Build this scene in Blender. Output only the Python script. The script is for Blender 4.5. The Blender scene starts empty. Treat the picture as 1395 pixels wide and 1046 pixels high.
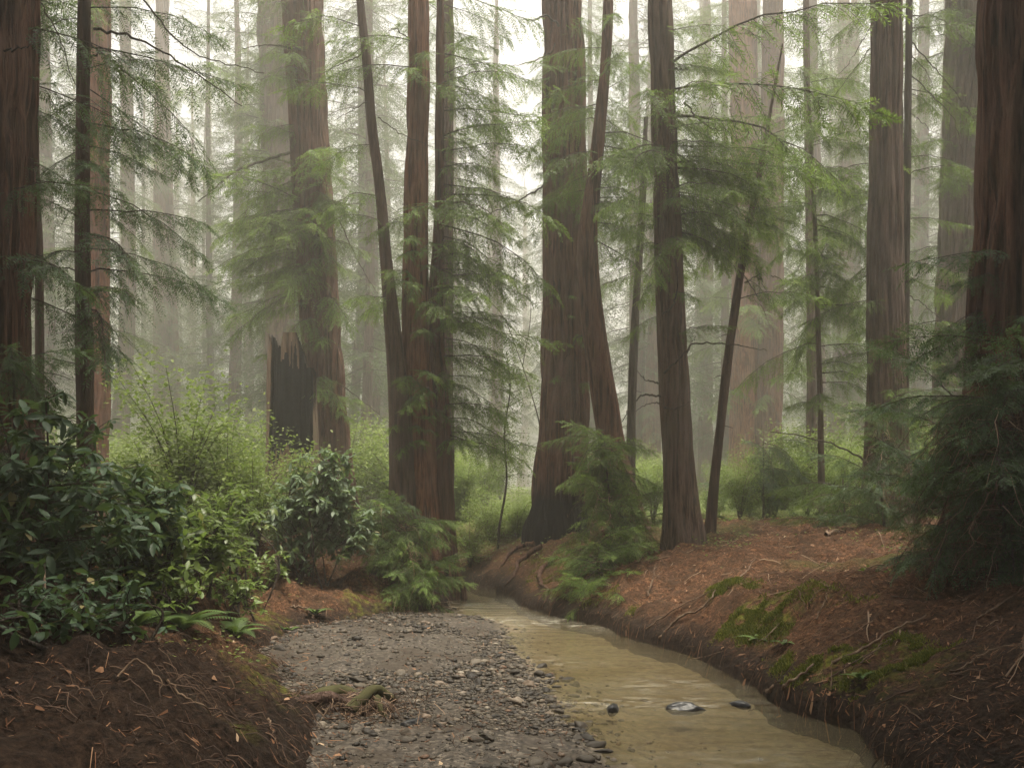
import bpy, math, random
import numpy as np
from mathutils import Vector, Matrix

# ------------------------------------------------------------------ camera, world, sun, exposure
sc = bpy.context.scene
COL = sc.collection
FPX, CX, HY, CAMH = 1162.5, 697.5, 680.0, 2.0      # focal length, centre and horizon of the photograph in its pixels
cam_d = bpy.data.cameras.new('camera')
cam_d.lens = 30.0; cam_d.sensor_width = 36.0
cam_d.shift_y = (HY - 523.0) / 1395.0
cam_d.clip_end = 3000.0; cam_d.clip_start = 0.05
cam = bpy.data.objects.new('camera', cam_d); COL.objects.link(cam)
cam.location = (0, 0, CAMH); cam.rotation_euler = (math.radians(90), 0, 0)
sc.camera = cam

SUN_DIR = Vector((0.10, -0.02, 0.99)).normalized()    # towards the sun
world = bpy.data.worlds.new('World'); sc.world = world; world.use_nodes = True
wn = world.node_tree.nodes; wl = world.node_tree.links
bg = wn['Background']; bg.inputs['Strength'].default_value = 0.05
sky = wn.new('ShaderNodeTexSky'); sky.sky_type = 'NISHITA'; sky.sun_disc = False
sky.sun_elevation = math.asin(SUN_DIR.z); sky.sun_rotation = math.atan2(SUN_DIR.x, SUN_DIR.y)
sky.dust_density = 6.0; sky.air_density = 1.0
hs = wn.new('ShaderNodeHueSaturation'); hs.inputs['Saturation'].default_value = 0.04   # overcast: the blue is veiled
wl.new(sky.outputs[0], hs.inputs['Color']); wl.new(hs.outputs[0], bg.inputs[0])
sun_d = bpy.data.lights.new('sun', 'SUN'); sun_d.energy = 1.5; sun_d.angle = math.radians(14); sun_d.color = (1.0, 0.90, 0.72)
sun = bpy.data.objects.new('sun', sun_d); COL.objects.link(sun)
sun.rotation_euler = SUN_DIR.to_track_quat('Z', 'Y').to_euler(); sun.location = (0, 30, 60)
sc.view_settings.view_transform = 'Standard'; sc.view_settings.look = 'None'
sc.view_settings.gamma = 1.0; sc.view_settings.use_curve_mapping = False
sc.view_settings.exposure = 2.65
HAZE_DENSITY = 0.0040
cy = sc.cycles
cy.use_denoising = True; cy.debug_use_spatial_splits = True
cy.max_bounces = 4; cy.diffuse_bounces = 2; cy.glossy_bounces = 2; cy.transmission_bounces = 3
cy.volume_bounces = 1; cy.transparent_max_bounces = 8
cy.use_adaptive_sampling = True; cy.adaptive_threshold = 0.012
cy.sample_clamp_indirect = 0.8

# ------------------------------------------------------------------ helpers
RNG = np.random.default_rng(7)
def V(px, py, D): return np.array([(px - CX) / FPX * D, D, CAMH + (HY - py) / FPX * D])
def PXW(w, D): return w / FPX * D

def tag(o, label=None, cat=None, group=None, kind=None):
    if label: o['label'] = label
    if cat: o['category'] = cat
    if group: o['group'] = group
    if kind: o['kind'] = kind
    return o
def empty(name, loc=(0, 0, 0)):
    o = bpy.data.objects.new(name, None); COL.objects.link(o); o.location = tuple(float(v) for v in loc)
    o.empty_display_size = 0.2
    return o
def mesh(name, v, f, mat=None, smooth=False, tint=None, attrs=None):
    """v (N,3), f (M,4) or (M,3) or list of such arrays"""
    me = bpy.data.meshes.new(name)
    v = np.ascontiguousarray(v, dtype=np.float32)
    fs = [np.asarray(a, dtype=np.int32) for a in (f if isinstance(f, list) else [f]) if len(a)]
    me.vertices.add(len(v)); me.vertices.foreach_set('co', v.ravel())
    nl = sum(a.size for a in fs); npoly = sum(len(a) for a in fs)
    me.loops.add(nl); me.loops.foreach_set('vertex_index', np.concatenate([a.ravel() for a in fs]))
    me.polygons.add(npoly)
    st = []; off = 0
    for a in fs:
        st.append(off + np.arange(len(a)) * a.shape[1]); off += a.size
    me.polygons.foreach_set('loop_start', np.concatenate(st).astype(np.int32))
    if smooth: me.polygons.foreach_set('use_smooth', np.ones(npoly, dtype=bool))
    al = dict(attrs or {})
    if tint is not None: al['tint'] = tint
    for k, a in al.items():
        at = me.attributes.new(k, 'FLOAT', 'POINT'); at.data.foreach_set('value', np.asarray(a, dtype=np.float32))
    me.update(calc_edges=True)
    if mat: me.materials.append(mat)
    return me
def obj(name, me, parent=None, loc=None):
    o = bpy.data.objects.new(name, me); COL.objects.link(o)
    if parent: o.parent = parent
    if loc is not None: o.location = tuple(float(x) for x in loc)
    return o
class Acc:
    """collects geometry for one mesh"""
    def __init__(s): s.v = []; s.q = []; s.t = []; s.tint = []; s.n = 0
    def add(s, v, q=None, t=None, tint=0.5):
        v = np.asarray(v, float).reshape(-1, 3)
        if q is not None: s.q.append(np.asarray(q).reshape(-1, 4) + s.n)
        if t is not None: s.t.append(np.asarray(t).reshape(-1, 3) + s.n)
        s.tint.append(np.broadcast_to(np.asarray(tint, float), (len(v),))); s.v.append(v); s.n += len(v)
    def quads(s, Q, tint):          # Q (N,4,3)
        n = len(Q)
        s.add(Q.reshape(-1, 3), q=np.arange(4 * n).reshape(n, 4), tint=np.repeat(np.broadcast_to(tint, (n,)), 4))
    def build(s, name, mat, parent=None, smooth=False, off=(0, 0, 0), loc=None):
        if not s.n: return None
        f = ([np.concatenate(s.q)] if s.q else []) + ([np.concatenate(s.t)] if s.t else [])
        me = mesh(name, np.concatenate(s.v) - np.asarray(off, float), f, mat, smooth, np.concatenate(s.tint))
        return obj(name, me, parent, loc)

def vnoise(x, y, seed=0):
    x = np.asarray(x, float); y = np.asarray(y, float)
    xi = np.floor(x).astype(np.int64); yi = np.floor(y).astype(np.int64); fx = x - xi; fy = y - yi
    fx = fx * fx * (3 - 2 * fx); fy = fy * fy * (3 - 2 * fy)
    def h(a, b):
        n = (a * 374761393 + b * 668265263 + seed * 982451653) & 0xffffffff
        n = ((n ^ (n >> 13)) * 1274126177) & 0xffffffff
        n = (n ^ (n >> 16)) & 0xffffff
        return n / float(0xffffff)
    return (h(xi, yi) * (1 - fx) + h(xi + 1, yi) * fx) * (1 - fy) + (h(xi, yi + 1) * (1 - fx) + h(xi + 1, yi + 1) * fx) * fy
def fbm(x, y, seed=0, o=4):
    s = 0; a = 0.5
    for i in range(o):
        s = s + a * vnoise(x * 2 ** i, y * 2 ** i, seed + i); a *= 0.5
    return s
def sstep(a, b, x):
    t = np.clip((x - a) / (b - a), 0, 1); return t * t * (3 - 2 * t)
def spline(P, n):
    """Catmull-Rom through rows of P (any width), n samples"""
    P = np.asarray(P, float)
    if len(P) == 2: return P[0] + (P[1] - P[0]) * np.linspace(0, 1, n)[:, None]
    Q = np.vstack([2 * P[0] - P[1], P, 2 * P[-1] - P[-2]])
    d = np.linalg.norm(np.diff(P[:, :3], axis=0), axis=1); c = np.concatenate([[0], np.cumsum(d)])
    s = np.linspace(0, c[-1], n); k = np.clip(np.searchsorted(c, s, 'right') - 1, 0, len(P) - 2)
    t = ((s - c[k]) / np.maximum(d[k], 1e-9))[:, None]
    a, b, e, g = Q[k], Q[k + 1], Q[k + 2], Q[k + 3]
    return 0.5 * (2 * b + (e - a) * t + (2 * a - 5 * b + 4 * e - g) * t ** 2 + (3 * b - a - 3 * e + g) * t ** 3)
def tube(acc, P, R, seg=5, tint=0.5):
    """P (n,3) path, R (n) radii"""
    P = np.asarray(P, float); n = len(P); R = np.broadcast_to(np.asarray(R, float), (n,))
    T = np.gradient(P, axis=0); T /= np.linalg.norm(T, axis=1)[:, None] + 1e-9
    up = np.where(np.abs(T[:, 2:3]) > 0.9, [[1.0, 0, 0]], [[0, 0, 1.0]])
    A = np.cross(T, up); A /= np.linalg.norm(A, axis=1)[:, None] + 1e-9; B = np.cross(T, A)
    th = np.arange(seg) / seg * 2 * np.pi
    v = P[:, None] + R[:, None, None] * (np.cos(th)[None, :, None] * A[:, None] + np.sin(th)[None, :, None] * B[:, None])
    i = np.arange(n - 1)[:, None] * seg; j = np.arange(seg)[None]; j2 = (j + 1) % seg
    q = np.stack([i + j, i + j2, i + seg + j2, i + seg + j], -1).reshape(-1, 4)
    acc.add(v.reshape(-1, 3), q=q, tint=tint)
def rot(az, pitch=0.0, roll=0.0):
    """x axis -> direction with azimuth az and pitch (up positive)"""
    ca, sa = math.cos(az), math.sin(az); cp, sp = math.cos(pitch), math.sin(pitch); cr, sr = math.cos(roll), math.sin(roll)
    Z = np.array([[ca, -sa, 0], [sa, ca, 0], [0, 0, 1]]); Y = np.array([[cp, 0, -sp], [0, 1, 0], [sp, 0, cp]])
    X = np.array([[1, 0, 0], [0, cr, -sr], [0, sr, cr]])
    return Z @ Y @ X

# ------------------------------------------------------------------ materials
def newmat(name):
    m = bpy.data.materials.new(name); m.use_nodes = True
    nt = m.node_tree; b = nt.nodes['Principled BSDF']; b.inputs['Specular IOR Level'].default_value = 0.25
    return m, nt, b
def N(nt, t, **kw):
    n = nt.nodes.new(t)
    for k, v in kw.items(): setattr(n, k, v)
    return n
def ramp(nt, fac, stops):
    r = N(nt, 'ShaderNodeValToRGB'); e = r.color_ramp.elements
    while len(e) > 1: e.remove(e[-1])
    for i, (p, c) in enumerate(stops):
        x = e[0] if i == 0 else e.new(p)
        x.position = p; x.color = (*c, 1)
    nt.links.new(fac, r.inputs[0]); return r.outputs[0]
def noise(nt, vec, scale, detail=4, rough=0.55):
    n = N(nt, 'ShaderNodeTexNoise'); n.inputs['Scale'].default_value = scale
    n.inputs['Detail'].default_value = detail; n.inputs['Roughness'].default_value = rough
    if vec is not None: nt.links.new(vec, n.inputs['Vector'])
    return n.outputs[0]
def mixc(nt, fac, a, b, mode='MIX'):
    m = N(nt, 'ShaderNodeMix', data_type='RGBA', blend_type=mode)
    for s, x in ((0, fac), (6, a), (7, b)):
        if hasattr(x, 'type') and hasattr(x, 'is_linked'): nt.links.new(x, m.inputs[s])
        elif isinstance(x, (int, float)): m.inputs[s].default_value = x
        else: m.inputs[s].default_value = (*x, 1)
    return m.outputs[2]
def bump(nt, h, strength, dist, bsdf, normal=None):
    b = N(nt, 'ShaderNodeBump'); b.inputs['Strength'].default_value = strength; b.inputs['Distance'].default_value = dist
    nt.links.new(h, b.inputs['Height'])
    if normal is not None: nt.links.new(normal, b.inputs['Normal'])
    if bsdf is not None: nt.links.new(b.outputs[0], bsdf.inputs['Normal'])
    return b.outputs[0]
def attr(nt, name):
    a = N(nt, 'ShaderNodeAttribute'); a.attribute_name = name; return a.outputs['Fac']
def loc_coords(nt, scale):
    tc = N(nt, 'ShaderNodeTexCoord'); oi = N(nt, 'ShaderNodeObjectInfo')
    ad = N(nt, 'ShaderNodeVectorMath', operation='ADD'); nt.links.new(tc.outputs['Object'], ad.inputs[0]); nt.links.new(oi.outputs['Location'], ad.inputs[1])
    mp = N(nt, 'ShaderNodeMapping'); mp.inputs['Scale'].default_value = scale; nt.links.new(ad.outputs[0], mp.inputs[0])
    return mp.outputs[0], ad.outputs[0]

def bark_mat(name, dark, mid, light, green=0.0, scale=13.0):
    m, nt, b = newmat(name)
    st, raw = loc_coords(nt, (scale, scale, scale * 0.07))
    st2, _ = loc_coords(nt, (scale * 4, scale * 4, scale * 0.3))
    n1 = noise(nt, st, 1.0, 6, 0.6); n2 = noise(nt, st2, 1.0, 4, 0.6); n3 = noise(nt, raw, 0.9, 3)
    c = ramp(nt, n1, [(0.38, dark), (0.47, mid), (0.57, light), (0.68, mid), (0.74, dark)])
    c = mixc(nt, 0.35, c, ramp(nt, n2, [(0.3, dark), (0.7, light)]))
    grey = tuple(0.55 * x + 0.45 * (sum(light) / 3) for x in light)
    c = mixc(nt, ramp(nt, n3, [(0.42, (0, 0, 0)), (0.68, (0.6, 0.6, 0.6))]), c, grey)
    if green:
        n4 = noise(nt, raw, 2.2, 5)
        c = mixc(nt, ramp(nt, n4, [(0.45, (0, 0, 0)), (0.7, (green, green, green))]), c, (0.07, 0.085, 0.03))
    c = mixc(nt, attr(nt, 'char'), c, (0.008, 0.007, 0.007))
    nt.links.new(c, b.inputs['Base Color']); b.inputs['Roughness'].default_value = 0.9
    b.inputs['Specular IOR Level'].default_value = 0.15
    nb = bump(nt, n1, 1.0, 0.10, None); bump(nt, n2, 0.8, 0.02, b, nb)
    return m
BARK = bark_mat('redwood_bark', (0.010, 0.005, 0.004), (0.082, 0.035, 0.022), (0.17, 0.085, 0.056), 0.15)
BARK_GREY = bark_mat('weathered_bark', (0.011, 0.007, 0.006), (0.075, 0.043, 0.031), (0.165, 0.108, 0.080), 0.2)
BARK_GREEN = bark_mat('mossy_bark', (0.04, 0.028, 0.022), (0.11, 0.075, 0.055), (0.17, 0.125, 0.095), 0.6)
BARK_RED = bark_mat('red_bark', (0.013, 0.006, 0.005), (0.14, 0.050, 0.027), (0.27, 0.125, 0.070), 0.08)
BARK_DARK = bark_mat('dark_bark', (0.025, 0.016, 0.013), (0.075, 0.042, 0.032), (0.14, 0.088, 0.068), 0.2)
BARK_THIN = bark_mat('sapling_bark', (0.02, 0.014, 0.012), (0.055, 0.038, 0.03), (0.11, 0.085, 0.07), 0.3, 16)

def leaf_mat(name, stops, trans=0.35, rough=0.55, spec=0.3, var=0.25):
    m, nt, b = newmat(name)
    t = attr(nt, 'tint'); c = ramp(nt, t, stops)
    oi = N(nt, 'ShaderNodeObjectInfo')
    h = N(nt, 'ShaderNodeHueSaturation'); mr = N(nt, 'ShaderNodeMapRange'); mr.inputs['To Min'].default_value = 1 - var; mr.inputs['To Max'].default_value = 1 + var
    nt.links.new(oi.outputs['Random'], mr.inputs[0]); nt.links.new(mr.outputs[0], h.inputs['Value']); nt.links.new(c, h.inputs['Color'])
    c = h.outputs[0]
    nt.links.new(c, b.inputs['Base Color']); b.inputs['Roughness'].default_value = rough; b.inputs['Specular IOR Level'].default_value = spec
    tr = N(nt, 'ShaderNodeBsdfTranslucent'); tc = mixc(nt, 0.6, c, (0.16, 0.24, 0.04)); nt.links.new(tc, tr.inputs[0])
    mx = N(nt, 'ShaderNodeMixShader'); mx.inputs[0].default_value = trans
    nt.links.new(b.outputs[0], mx.inputs[1]); nt.links.new(tr.outputs[0], mx.inputs[2])
    nt.links.new(mx.outputs[0], nt.nodes['Material Output'].inputs['Surface'])
    return m
NEEDLE = leaf_mat('redwood_needles', [(0.0, (0.040, 0.070, 0.014)), (0.45, (0.076, 0.130, 0.022)), (0.8, (0.12, 0.19, 0.030)), (1.0, (0.17, 0.235, 0.042))], 0.42)
SPROUT = leaf_mat('sprout_needles', [(0.0, (0.050, 0.085, 0.020)), (0.45, (0.085, 0.145, 0.030)), (0.8, (0.13, 0.205, 0.040)), (1.0, (0.18, 0.25, 0.06))], 0.42)
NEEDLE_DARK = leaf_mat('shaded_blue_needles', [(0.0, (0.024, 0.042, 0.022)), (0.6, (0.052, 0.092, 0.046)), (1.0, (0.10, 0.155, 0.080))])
NEEDLE_FAR = leaf_mat('forest_needles', [(0.0, (0.030, 0.048, 0.022)), (0.6, (0.058, 0.088, 0.036)), (1.0, (0.095, 0.135, 0.055))])
BROAD = leaf_mat('rhododendron_leaf', [(0.0, (0.030, 0.058, 0.030)), (0.6, (0.055, 0.100, 0.050)), (0.93, (0.085, 0.15, 0.065)), (1.0, (0.24, 0.20, 0.08))], 0.25, 0.52, 0.3)
BROAD_PALE = leaf_mat('pale_rhododendron_leaf', [(0.0, (0.085, 0.13, 0.075)), (0.6, (0.135, 0.19, 0.11)), (0.95, (0.18, 0.235, 0.145)), (1.0, (0.28, 0.24, 0.12))], 0.40, 0.5, 0.35)
BROAD_LIGHT = leaf_mat('light_green_leaf', [(0.0, (0.075, 0.115, 0.030)), (0.6, (0.14, 0.205, 0.048)), (0.93, (0.20, 0.26, 0.065)), (1.0, (0.32, 0.26, 0.10))], 0.45, 0.42, 0.45)
SMALL = leaf_mat('understory_leaf', [(0.0, (0.065, 0.095, 0.022)), (0.6, (0.13, 0.18, 0.042)), (1.0, (0.22, 0.26, 0.065))], 0.45)
FERN = leaf_mat('fern_frond', [(0.0, (0.045, 0.085, 0.025)), (1.0, (0.13, 0.20, 0.05))], 0.35)
MOSS = leaf_mat('moss', [(0.0, (0.060, 0.070, 0.014)), (1.0, (0.19, 0.19, 0.035))], 0.2, 0.9, 0.1)
def litter_mat(name, stops, rough=0.85):
    m, nt, b = newmat(name); c = ramp(nt, attr(nt, 'tint'), stops)
    nt.links.new(c, b.inputs['Base Color']); b.inputs['Roughness'].default_value = rough; b.inputs['Specular IOR Level'].default_value = 0.15
    return m
LITTER = litter_mat('needle_litter', [(0.0, (0.030, 0.016, 0.010)), (0.45, (0.095, 0.045, 0.025)), (0.8, (0.20, 0.10, 0.053)), (0.97, (0.30, 0.19, 0.12)), (1.0, (0.40, 0.31, 0.21))])
TWIG = litter_mat('dead_twig', [(0.0, (0.04, 0.026, 0.02)), (0.6, (0.15, 0.095, 0.065)), (1.0, (0.33, 0.24, 0.165))])
def stick_mat():
    m, nt, b = newmat('bleached_stick'); st, raw = loc_coords(nt, (14, 14, 14)); n = noise(nt, st, 1, 5)
    c = ramp(nt, n, [(0.3, (0.06, 0.036, 0.023)), (0.55, (0.15, 0.10, 0.066)), (0.75, (0.25, 0.19, 0.135))])
    nt.links.new(c, b.inputs['Base Color']); b.inputs['Roughness'].default_value = 0.85; bump(nt, n, 0.5, 0.01, b); return m
STICK = stick_mat()
def stone_mat():
    m, nt, b = newmat('creek_stone'); st, raw = loc_coords(nt, (1, 1, 1)); oi = N(nt, 'ShaderNodeObjectInfo')
    t = attr(nt, 'tint'); ad = N(nt, 'ShaderNodeMath', operation='ADD'); nt.links.new(t, ad.inputs[0]); nt.links.new(oi.outputs['Random'], ad.inputs[1])
    fr = N(nt, 'ShaderNodeMath', operation='FRACT'); nt.links.new(ad.outputs[0], fr.inputs[0])
    c = ramp(nt, fr.outputs[0], [(0.0, (0.016, 0.013, 0.010)), (0.45, (0.042, 0.034, 0.025)), (0.78, (0.080, 0.065, 0.048)), (0.9, (0.14, 0.115, 0.085)), (0.95, (0.11, 0.06, 0.036)), (1.0, (0.22, 0.19, 0.15))])
    n = noise(nt, raw, 40, 5); c = mixc(nt, 0.5, c, ramp(nt, n, [(0.3, (0.4, 0.4, 0.4)), (0.7, (1.25, 1.22, 1.18))]), 'MULTIPLY')
    nt.links.new(c, b.inputs['Base Color']); b.inputs['Roughness'].default_value = 0.6; b.inputs['Specular IOR Level'].default_value = 0.35
    bump(nt, n, 0.35, 0.01, b); return m
STONE = stone_mat()
def wetrock_mat():
    m, nt, b = newmat('wet_rock'); st, raw = loc_coords(nt, (1, 1, 1)); n = noise(nt, raw, 14, 6)
    nt.links.new(ramp(nt, n, [(0.3, (0.012, 0.013, 0.015)), (0.7, (0.05, 0.05, 0.052))]), b.inputs['Base Color'])
    b.inputs['Roughness'].default_value = 0.3; bump(nt, n, 0.5, 0.02, b); return m
WETROCK = wetrock_mat()
def ground_mat():
    m, nt, b = newmat('forest_floor'); st, raw = loc_coords(nt, (1, 1, 1))
    n1 = noise(nt, raw, 3.5, 8, 0.65); n2 = noise(nt, raw, 20, 8, 0.78)
    c = ramp(nt, n2, [(0.36, (0.020, 0.011, 0.007)), (0.5, (0.105, 0.050, 0.027)), (0.64, (0.26, 0.14, 0.075))])
    c = mixc(nt, ramp(nt, n1, [(0.42, (0, 0, 0)), (0.62, (0.75, 0.75, 0.75))]), c, (0.052, 0.034, 0.022))
    c = mixc(nt, attr(nt, 'dirt_shade'), c, ramp(nt, n2, [(0.36, (0.008, 0.006, 0.005)), (0.64, (0.050, 0.033, 0.024))]))
    mm = N(nt, 'ShaderNodeMath', operation='MULTIPLY'); nt.links.new(attr(nt, 'moss'), mm.inputs[0])
    nt.links.new(ramp(nt, noise(nt, raw, 7, 6, 0.65), [(0.46, (0, 0, 0)), (0.58, (1, 1, 1))]), mm.inputs[1])
    c = mixc(nt, mm.outputs[0], c, ramp(nt, n2, [(0.36, (0.055, 0.07, 0.014)), (0.64, (0.20, 0.20, 0.03))]))
    c = mixc(nt, attr(nt, 'green'), c, ramp(nt, n2, [(0.3, (0.035, 0.055, 0.016)), (0.7, (0.11, 0.14, 0.035))]))
    nt.links.new(c, b.inputs['Base Color']); b.inputs['Roughness'].default_value = 0.95; b.inputs['Specular IOR Level'].default_value = 0.1
    nb = bump(nt, n1, 0.8, 0.12, None); bump(nt, n2, 1.0, 0.05, b, nb); return m
def gravel_mat():
    m, nt, b = newmat('gravel'); st, raw = loc_coords(nt, (1, 1, 1))
    vo = N(nt, 'ShaderNodeTexVoronoi'); vo.inputs['Scale'].default_value = 34; nt.links.new(raw, vo.inputs['Vector'])
    n1 = noise(nt, raw, 1.3, 5); n2 = noise(nt, raw, 60, 5)
    sx = N(nt, 'ShaderNodeSeparateColor'); nt.links.new(vo.outputs['Color'], sx.inputs[0])
    c = ramp(nt, sx.outputs[0], [(0.0, (0.018, 0.015, 0.012)), (0.5, (0.045, 0.037, 0.029)), (0.85, (0.08, 0.066, 0.052)), (1.0, (0.14, 0.12, 0.098))])
    c = mixc(nt, ramp(nt, n1, [(0.45, (0, 0, 0)), (0.62, (0.85, 0.85, 0.85))]), c, ramp(nt, n2, [(0.3, (0.018, 0.013, 0.009)), (0.7, (0.055, 0.041, 0.029))]))
    c = mixc(nt, attr(nt, 'bed'), c, ramp(nt, noise(nt, raw, 11, 6, 0.7), [(0.3, (0.050, 0.039, 0.024)), (0.7, (0.21, 0.168, 0.105))]))
    nt.links.new(c, b.inputs['Base Color']); b.inputs['Roughness'].default_value = 0.7
    nb = bump(nt, vo.outputs['Distance'], -0.7, 0.02, None); bump(nt, n2, 0.4, 0.01, b, nb); return m
def water_mat():
    m, nt, b = newmat('creek_water'); st, raw = loc_coords(nt, (1.0, 1.0, 1.0))
    mp = N(nt, 'ShaderNodeMapping'); mp.inputs['Scale'].default_value = (2.0, 4.2, 1); mp.inputs['Rotation'].default_value = (0, 0, math.radians(-12)); nt.links.new(raw, mp.inputs[0])
    n1 = noise(nt, mp.outputs[0], 1.2, 6, 0.62); n2 = noise(nt, mp.outputs[0], 0.35, 3)
    nm = bump(nt, n1, 1.0, 0.016, None)
    fr = N(nt, 'ShaderNodeFresnel'); fr.inputs['IOR'].default_value = 1.33; nt.links.new(nm, fr.inputs['Normal'])
    tr = N(nt, 'ShaderNodeBsdfTransparent'); tr.inputs[0].default_value = (0.85, 0.82, 0.69, 1)
    df = N(nt, 'ShaderNodeBsdfDiffuse'); nt.links.new(ramp(nt, n2, [(0.35, (0.21, 0.165, 0.095)), (0.65, (0.27, 0.235, 0.155))]), df.inputs[0])
    gl = N(nt, 'ShaderNodeBsdfGlossy'); gl.inputs['Roughness'].default_value = 0.025; nt.links.new(nm, gl.inputs['Normal'])
    m1 = N(nt, 'ShaderNodeMixShader'); m1.inputs[0].default_value = 0.20; nt.links.new(tr.outputs[0], m1.inputs[1]); nt.links.new(df.outputs[0], m1.inputs[2])
    m2 = N(nt, 'ShaderNodeMixShader'); nt.links.new(fr.outputs[0], m2.inputs[0]); nt.links.new(m1.outputs[0], m2.inputs[1]); nt.links.new(gl.outputs[0], m2.inputs[2])
    fo = N(nt, 'ShaderNodeBsdfDiffuse'); fo.inputs[0].default_value = (0.62, 0.59, 0.51, 1)
    mp2 = N(nt, 'ShaderNodeMapping'); mp2.inputs['Scale'].default_value = (4.0, 13.0, 1); mp2.inputs['Rotation'].default_value = (0, 0, math.radians(8)); nt.links.new(raw, mp2.inputs[0])
    fm = N(nt, 'ShaderNodeMath', operation='MULTIPLY'); nt.links.new(attr(nt, 'foam'), fm.inputs[0]); nt.links.new(ramp(nt, noise(nt, mp2.outputs[0], 1.0, 5, 0.6), [(0.48, (0, 0, 0)), (0.72, (0.65, 0.65, 0.65))]), fm.inputs[1])
    m3 = N(nt, 'ShaderNodeMixShader'); nt.links.new(fm.outputs[0], m3.inputs[0]); nt.links.new(m2.outputs[0], m3.inputs[1]); nt.links.new(fo.outputs[0], m3.inputs[2])
    nt.links.new(m3.outputs[0], nt.nodes['Material Output'].inputs['Surface']); nt.nodes.remove(b); return m
def plain(name, col, rough=0.8):
    m, nt, b = newmat(name); st, raw = loc_coords(nt, (1, 1, 1)); n = noise(nt, raw, 9, 5)
    nt.links.new(ramp(nt, n, [(0.3, tuple(x * 0.6 for x in col)), (0.7, tuple(x * 1.35 for x in col))]), b.inputs['Base Color'])
    b.inputs['Roughness'].default_value = rough; bump(nt, n, 0.4, 0.02, b); return m
CHAR = plain('charred_wood', (0.010, 0.010, 0.011), 0.7)

# ------------------------------------------------------------------ terrain
RIGHT = np.array([(3.0, -6), (3.0, 1), (2.9, 4), (2.75, 6.35), (2.79, 7.5), (2.58, 8.3), (2.47, 9.5), (2.2, 10.6), (1.6, 12.2), (1.45, 13.3), (0.55, 14.6), (0.1, 16), (-0.15, 17.5), (-0.4, 18.8), (-1.6, 20.6), (-4, 22), (-8, 23), (-20, 24), (-300, 30)])
WLEFT = np.array([(1.7, -6), (1.6, 1), (1.2, 4), (0.88, 6.35), (0.5, 8), (0.35, 9.7), (0.05, 11), (-0.05, 12.5), (-0.1, 13.6), (-0.95, 15), (-1.15, 16.3), (-1.2, 17.5), (-1.8, 18.8), (-3.5, 20), (-7, 21.2), (-18, 22), (-300, 28)])
TOE = np.array([(-0.6, -6), (-0.6, 1), (-0.9, 4), (-1.3, 6.35), (-1.7, 7.7), (-2.4, 9.2), (-3.0, 11.0), (-3.0, 12.6), (-1.9, 14.0), (-1.35, 15.1), (-1.35, 16.3), (-1.4, 17.5), (-2.0, 18.6), (-3.7, 19.7), (-7.1, 20.9), (-18, 21.7), (-300, 27.7)])
def sdist(x, y, poly):
    """distance to polyline, positive on its right-hand side (walking up the creek)"""
    best = np.full(np.shape(x), 1e9); sg = np.ones(np.shape(x))
    for (ax, ay), (bx, by) in zip(poly[:-1], poly[1:]):
        dx, dy = bx - ax, by - ay; L2 = dx * dx + dy * dy
        t = np.clip(((x - ax) * dx + (y - ay) * dy) / L2, 0, 1)
        d = np.hypot(x - ax - t * dx, y - ay - t * dy)
        cr = (x - ax) * dy - (y - ay) * dx
        u = d < best - 1e-9
        best = np.where(u, d, best); sg = np.where(u, np.sign(cr), sg)
    return best * np.where(sg == 0, 1, sg)
def zbed(x, y):
    dw = sdist(x, y, WLEFT) + 0.55 * (fbm(np.asarray(x) * 1.3, np.asarray(y) * 1.3, 91) - 0.47)          # >0: in the water
    n = (fbm(x * 1.1, y * 1.1, 5) - 0.47) * 0.10
    return np.where(dw > 0, -0.16 * sstep(0, 0.9, dw) - 0.004, 0.14 * (1 - np.exp(dw / 0.9))) + n * sstep(0.0, 0.5, np.abs(dw)) + (vnoise(x * 7, y * 7, 3) - 0.5) * 0.03
BUMPS = [(1.1, 20, 0.28, 2.2), (2.5, 18.2, 0.22, 0.6), (3.1, 15.6, 0.20, 0.5), (-1.9, 16.8, 0.2, 0.8), (3.9, 16.8, 0.15, 0.25)]     # litter heaped round the trunk feet
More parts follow.
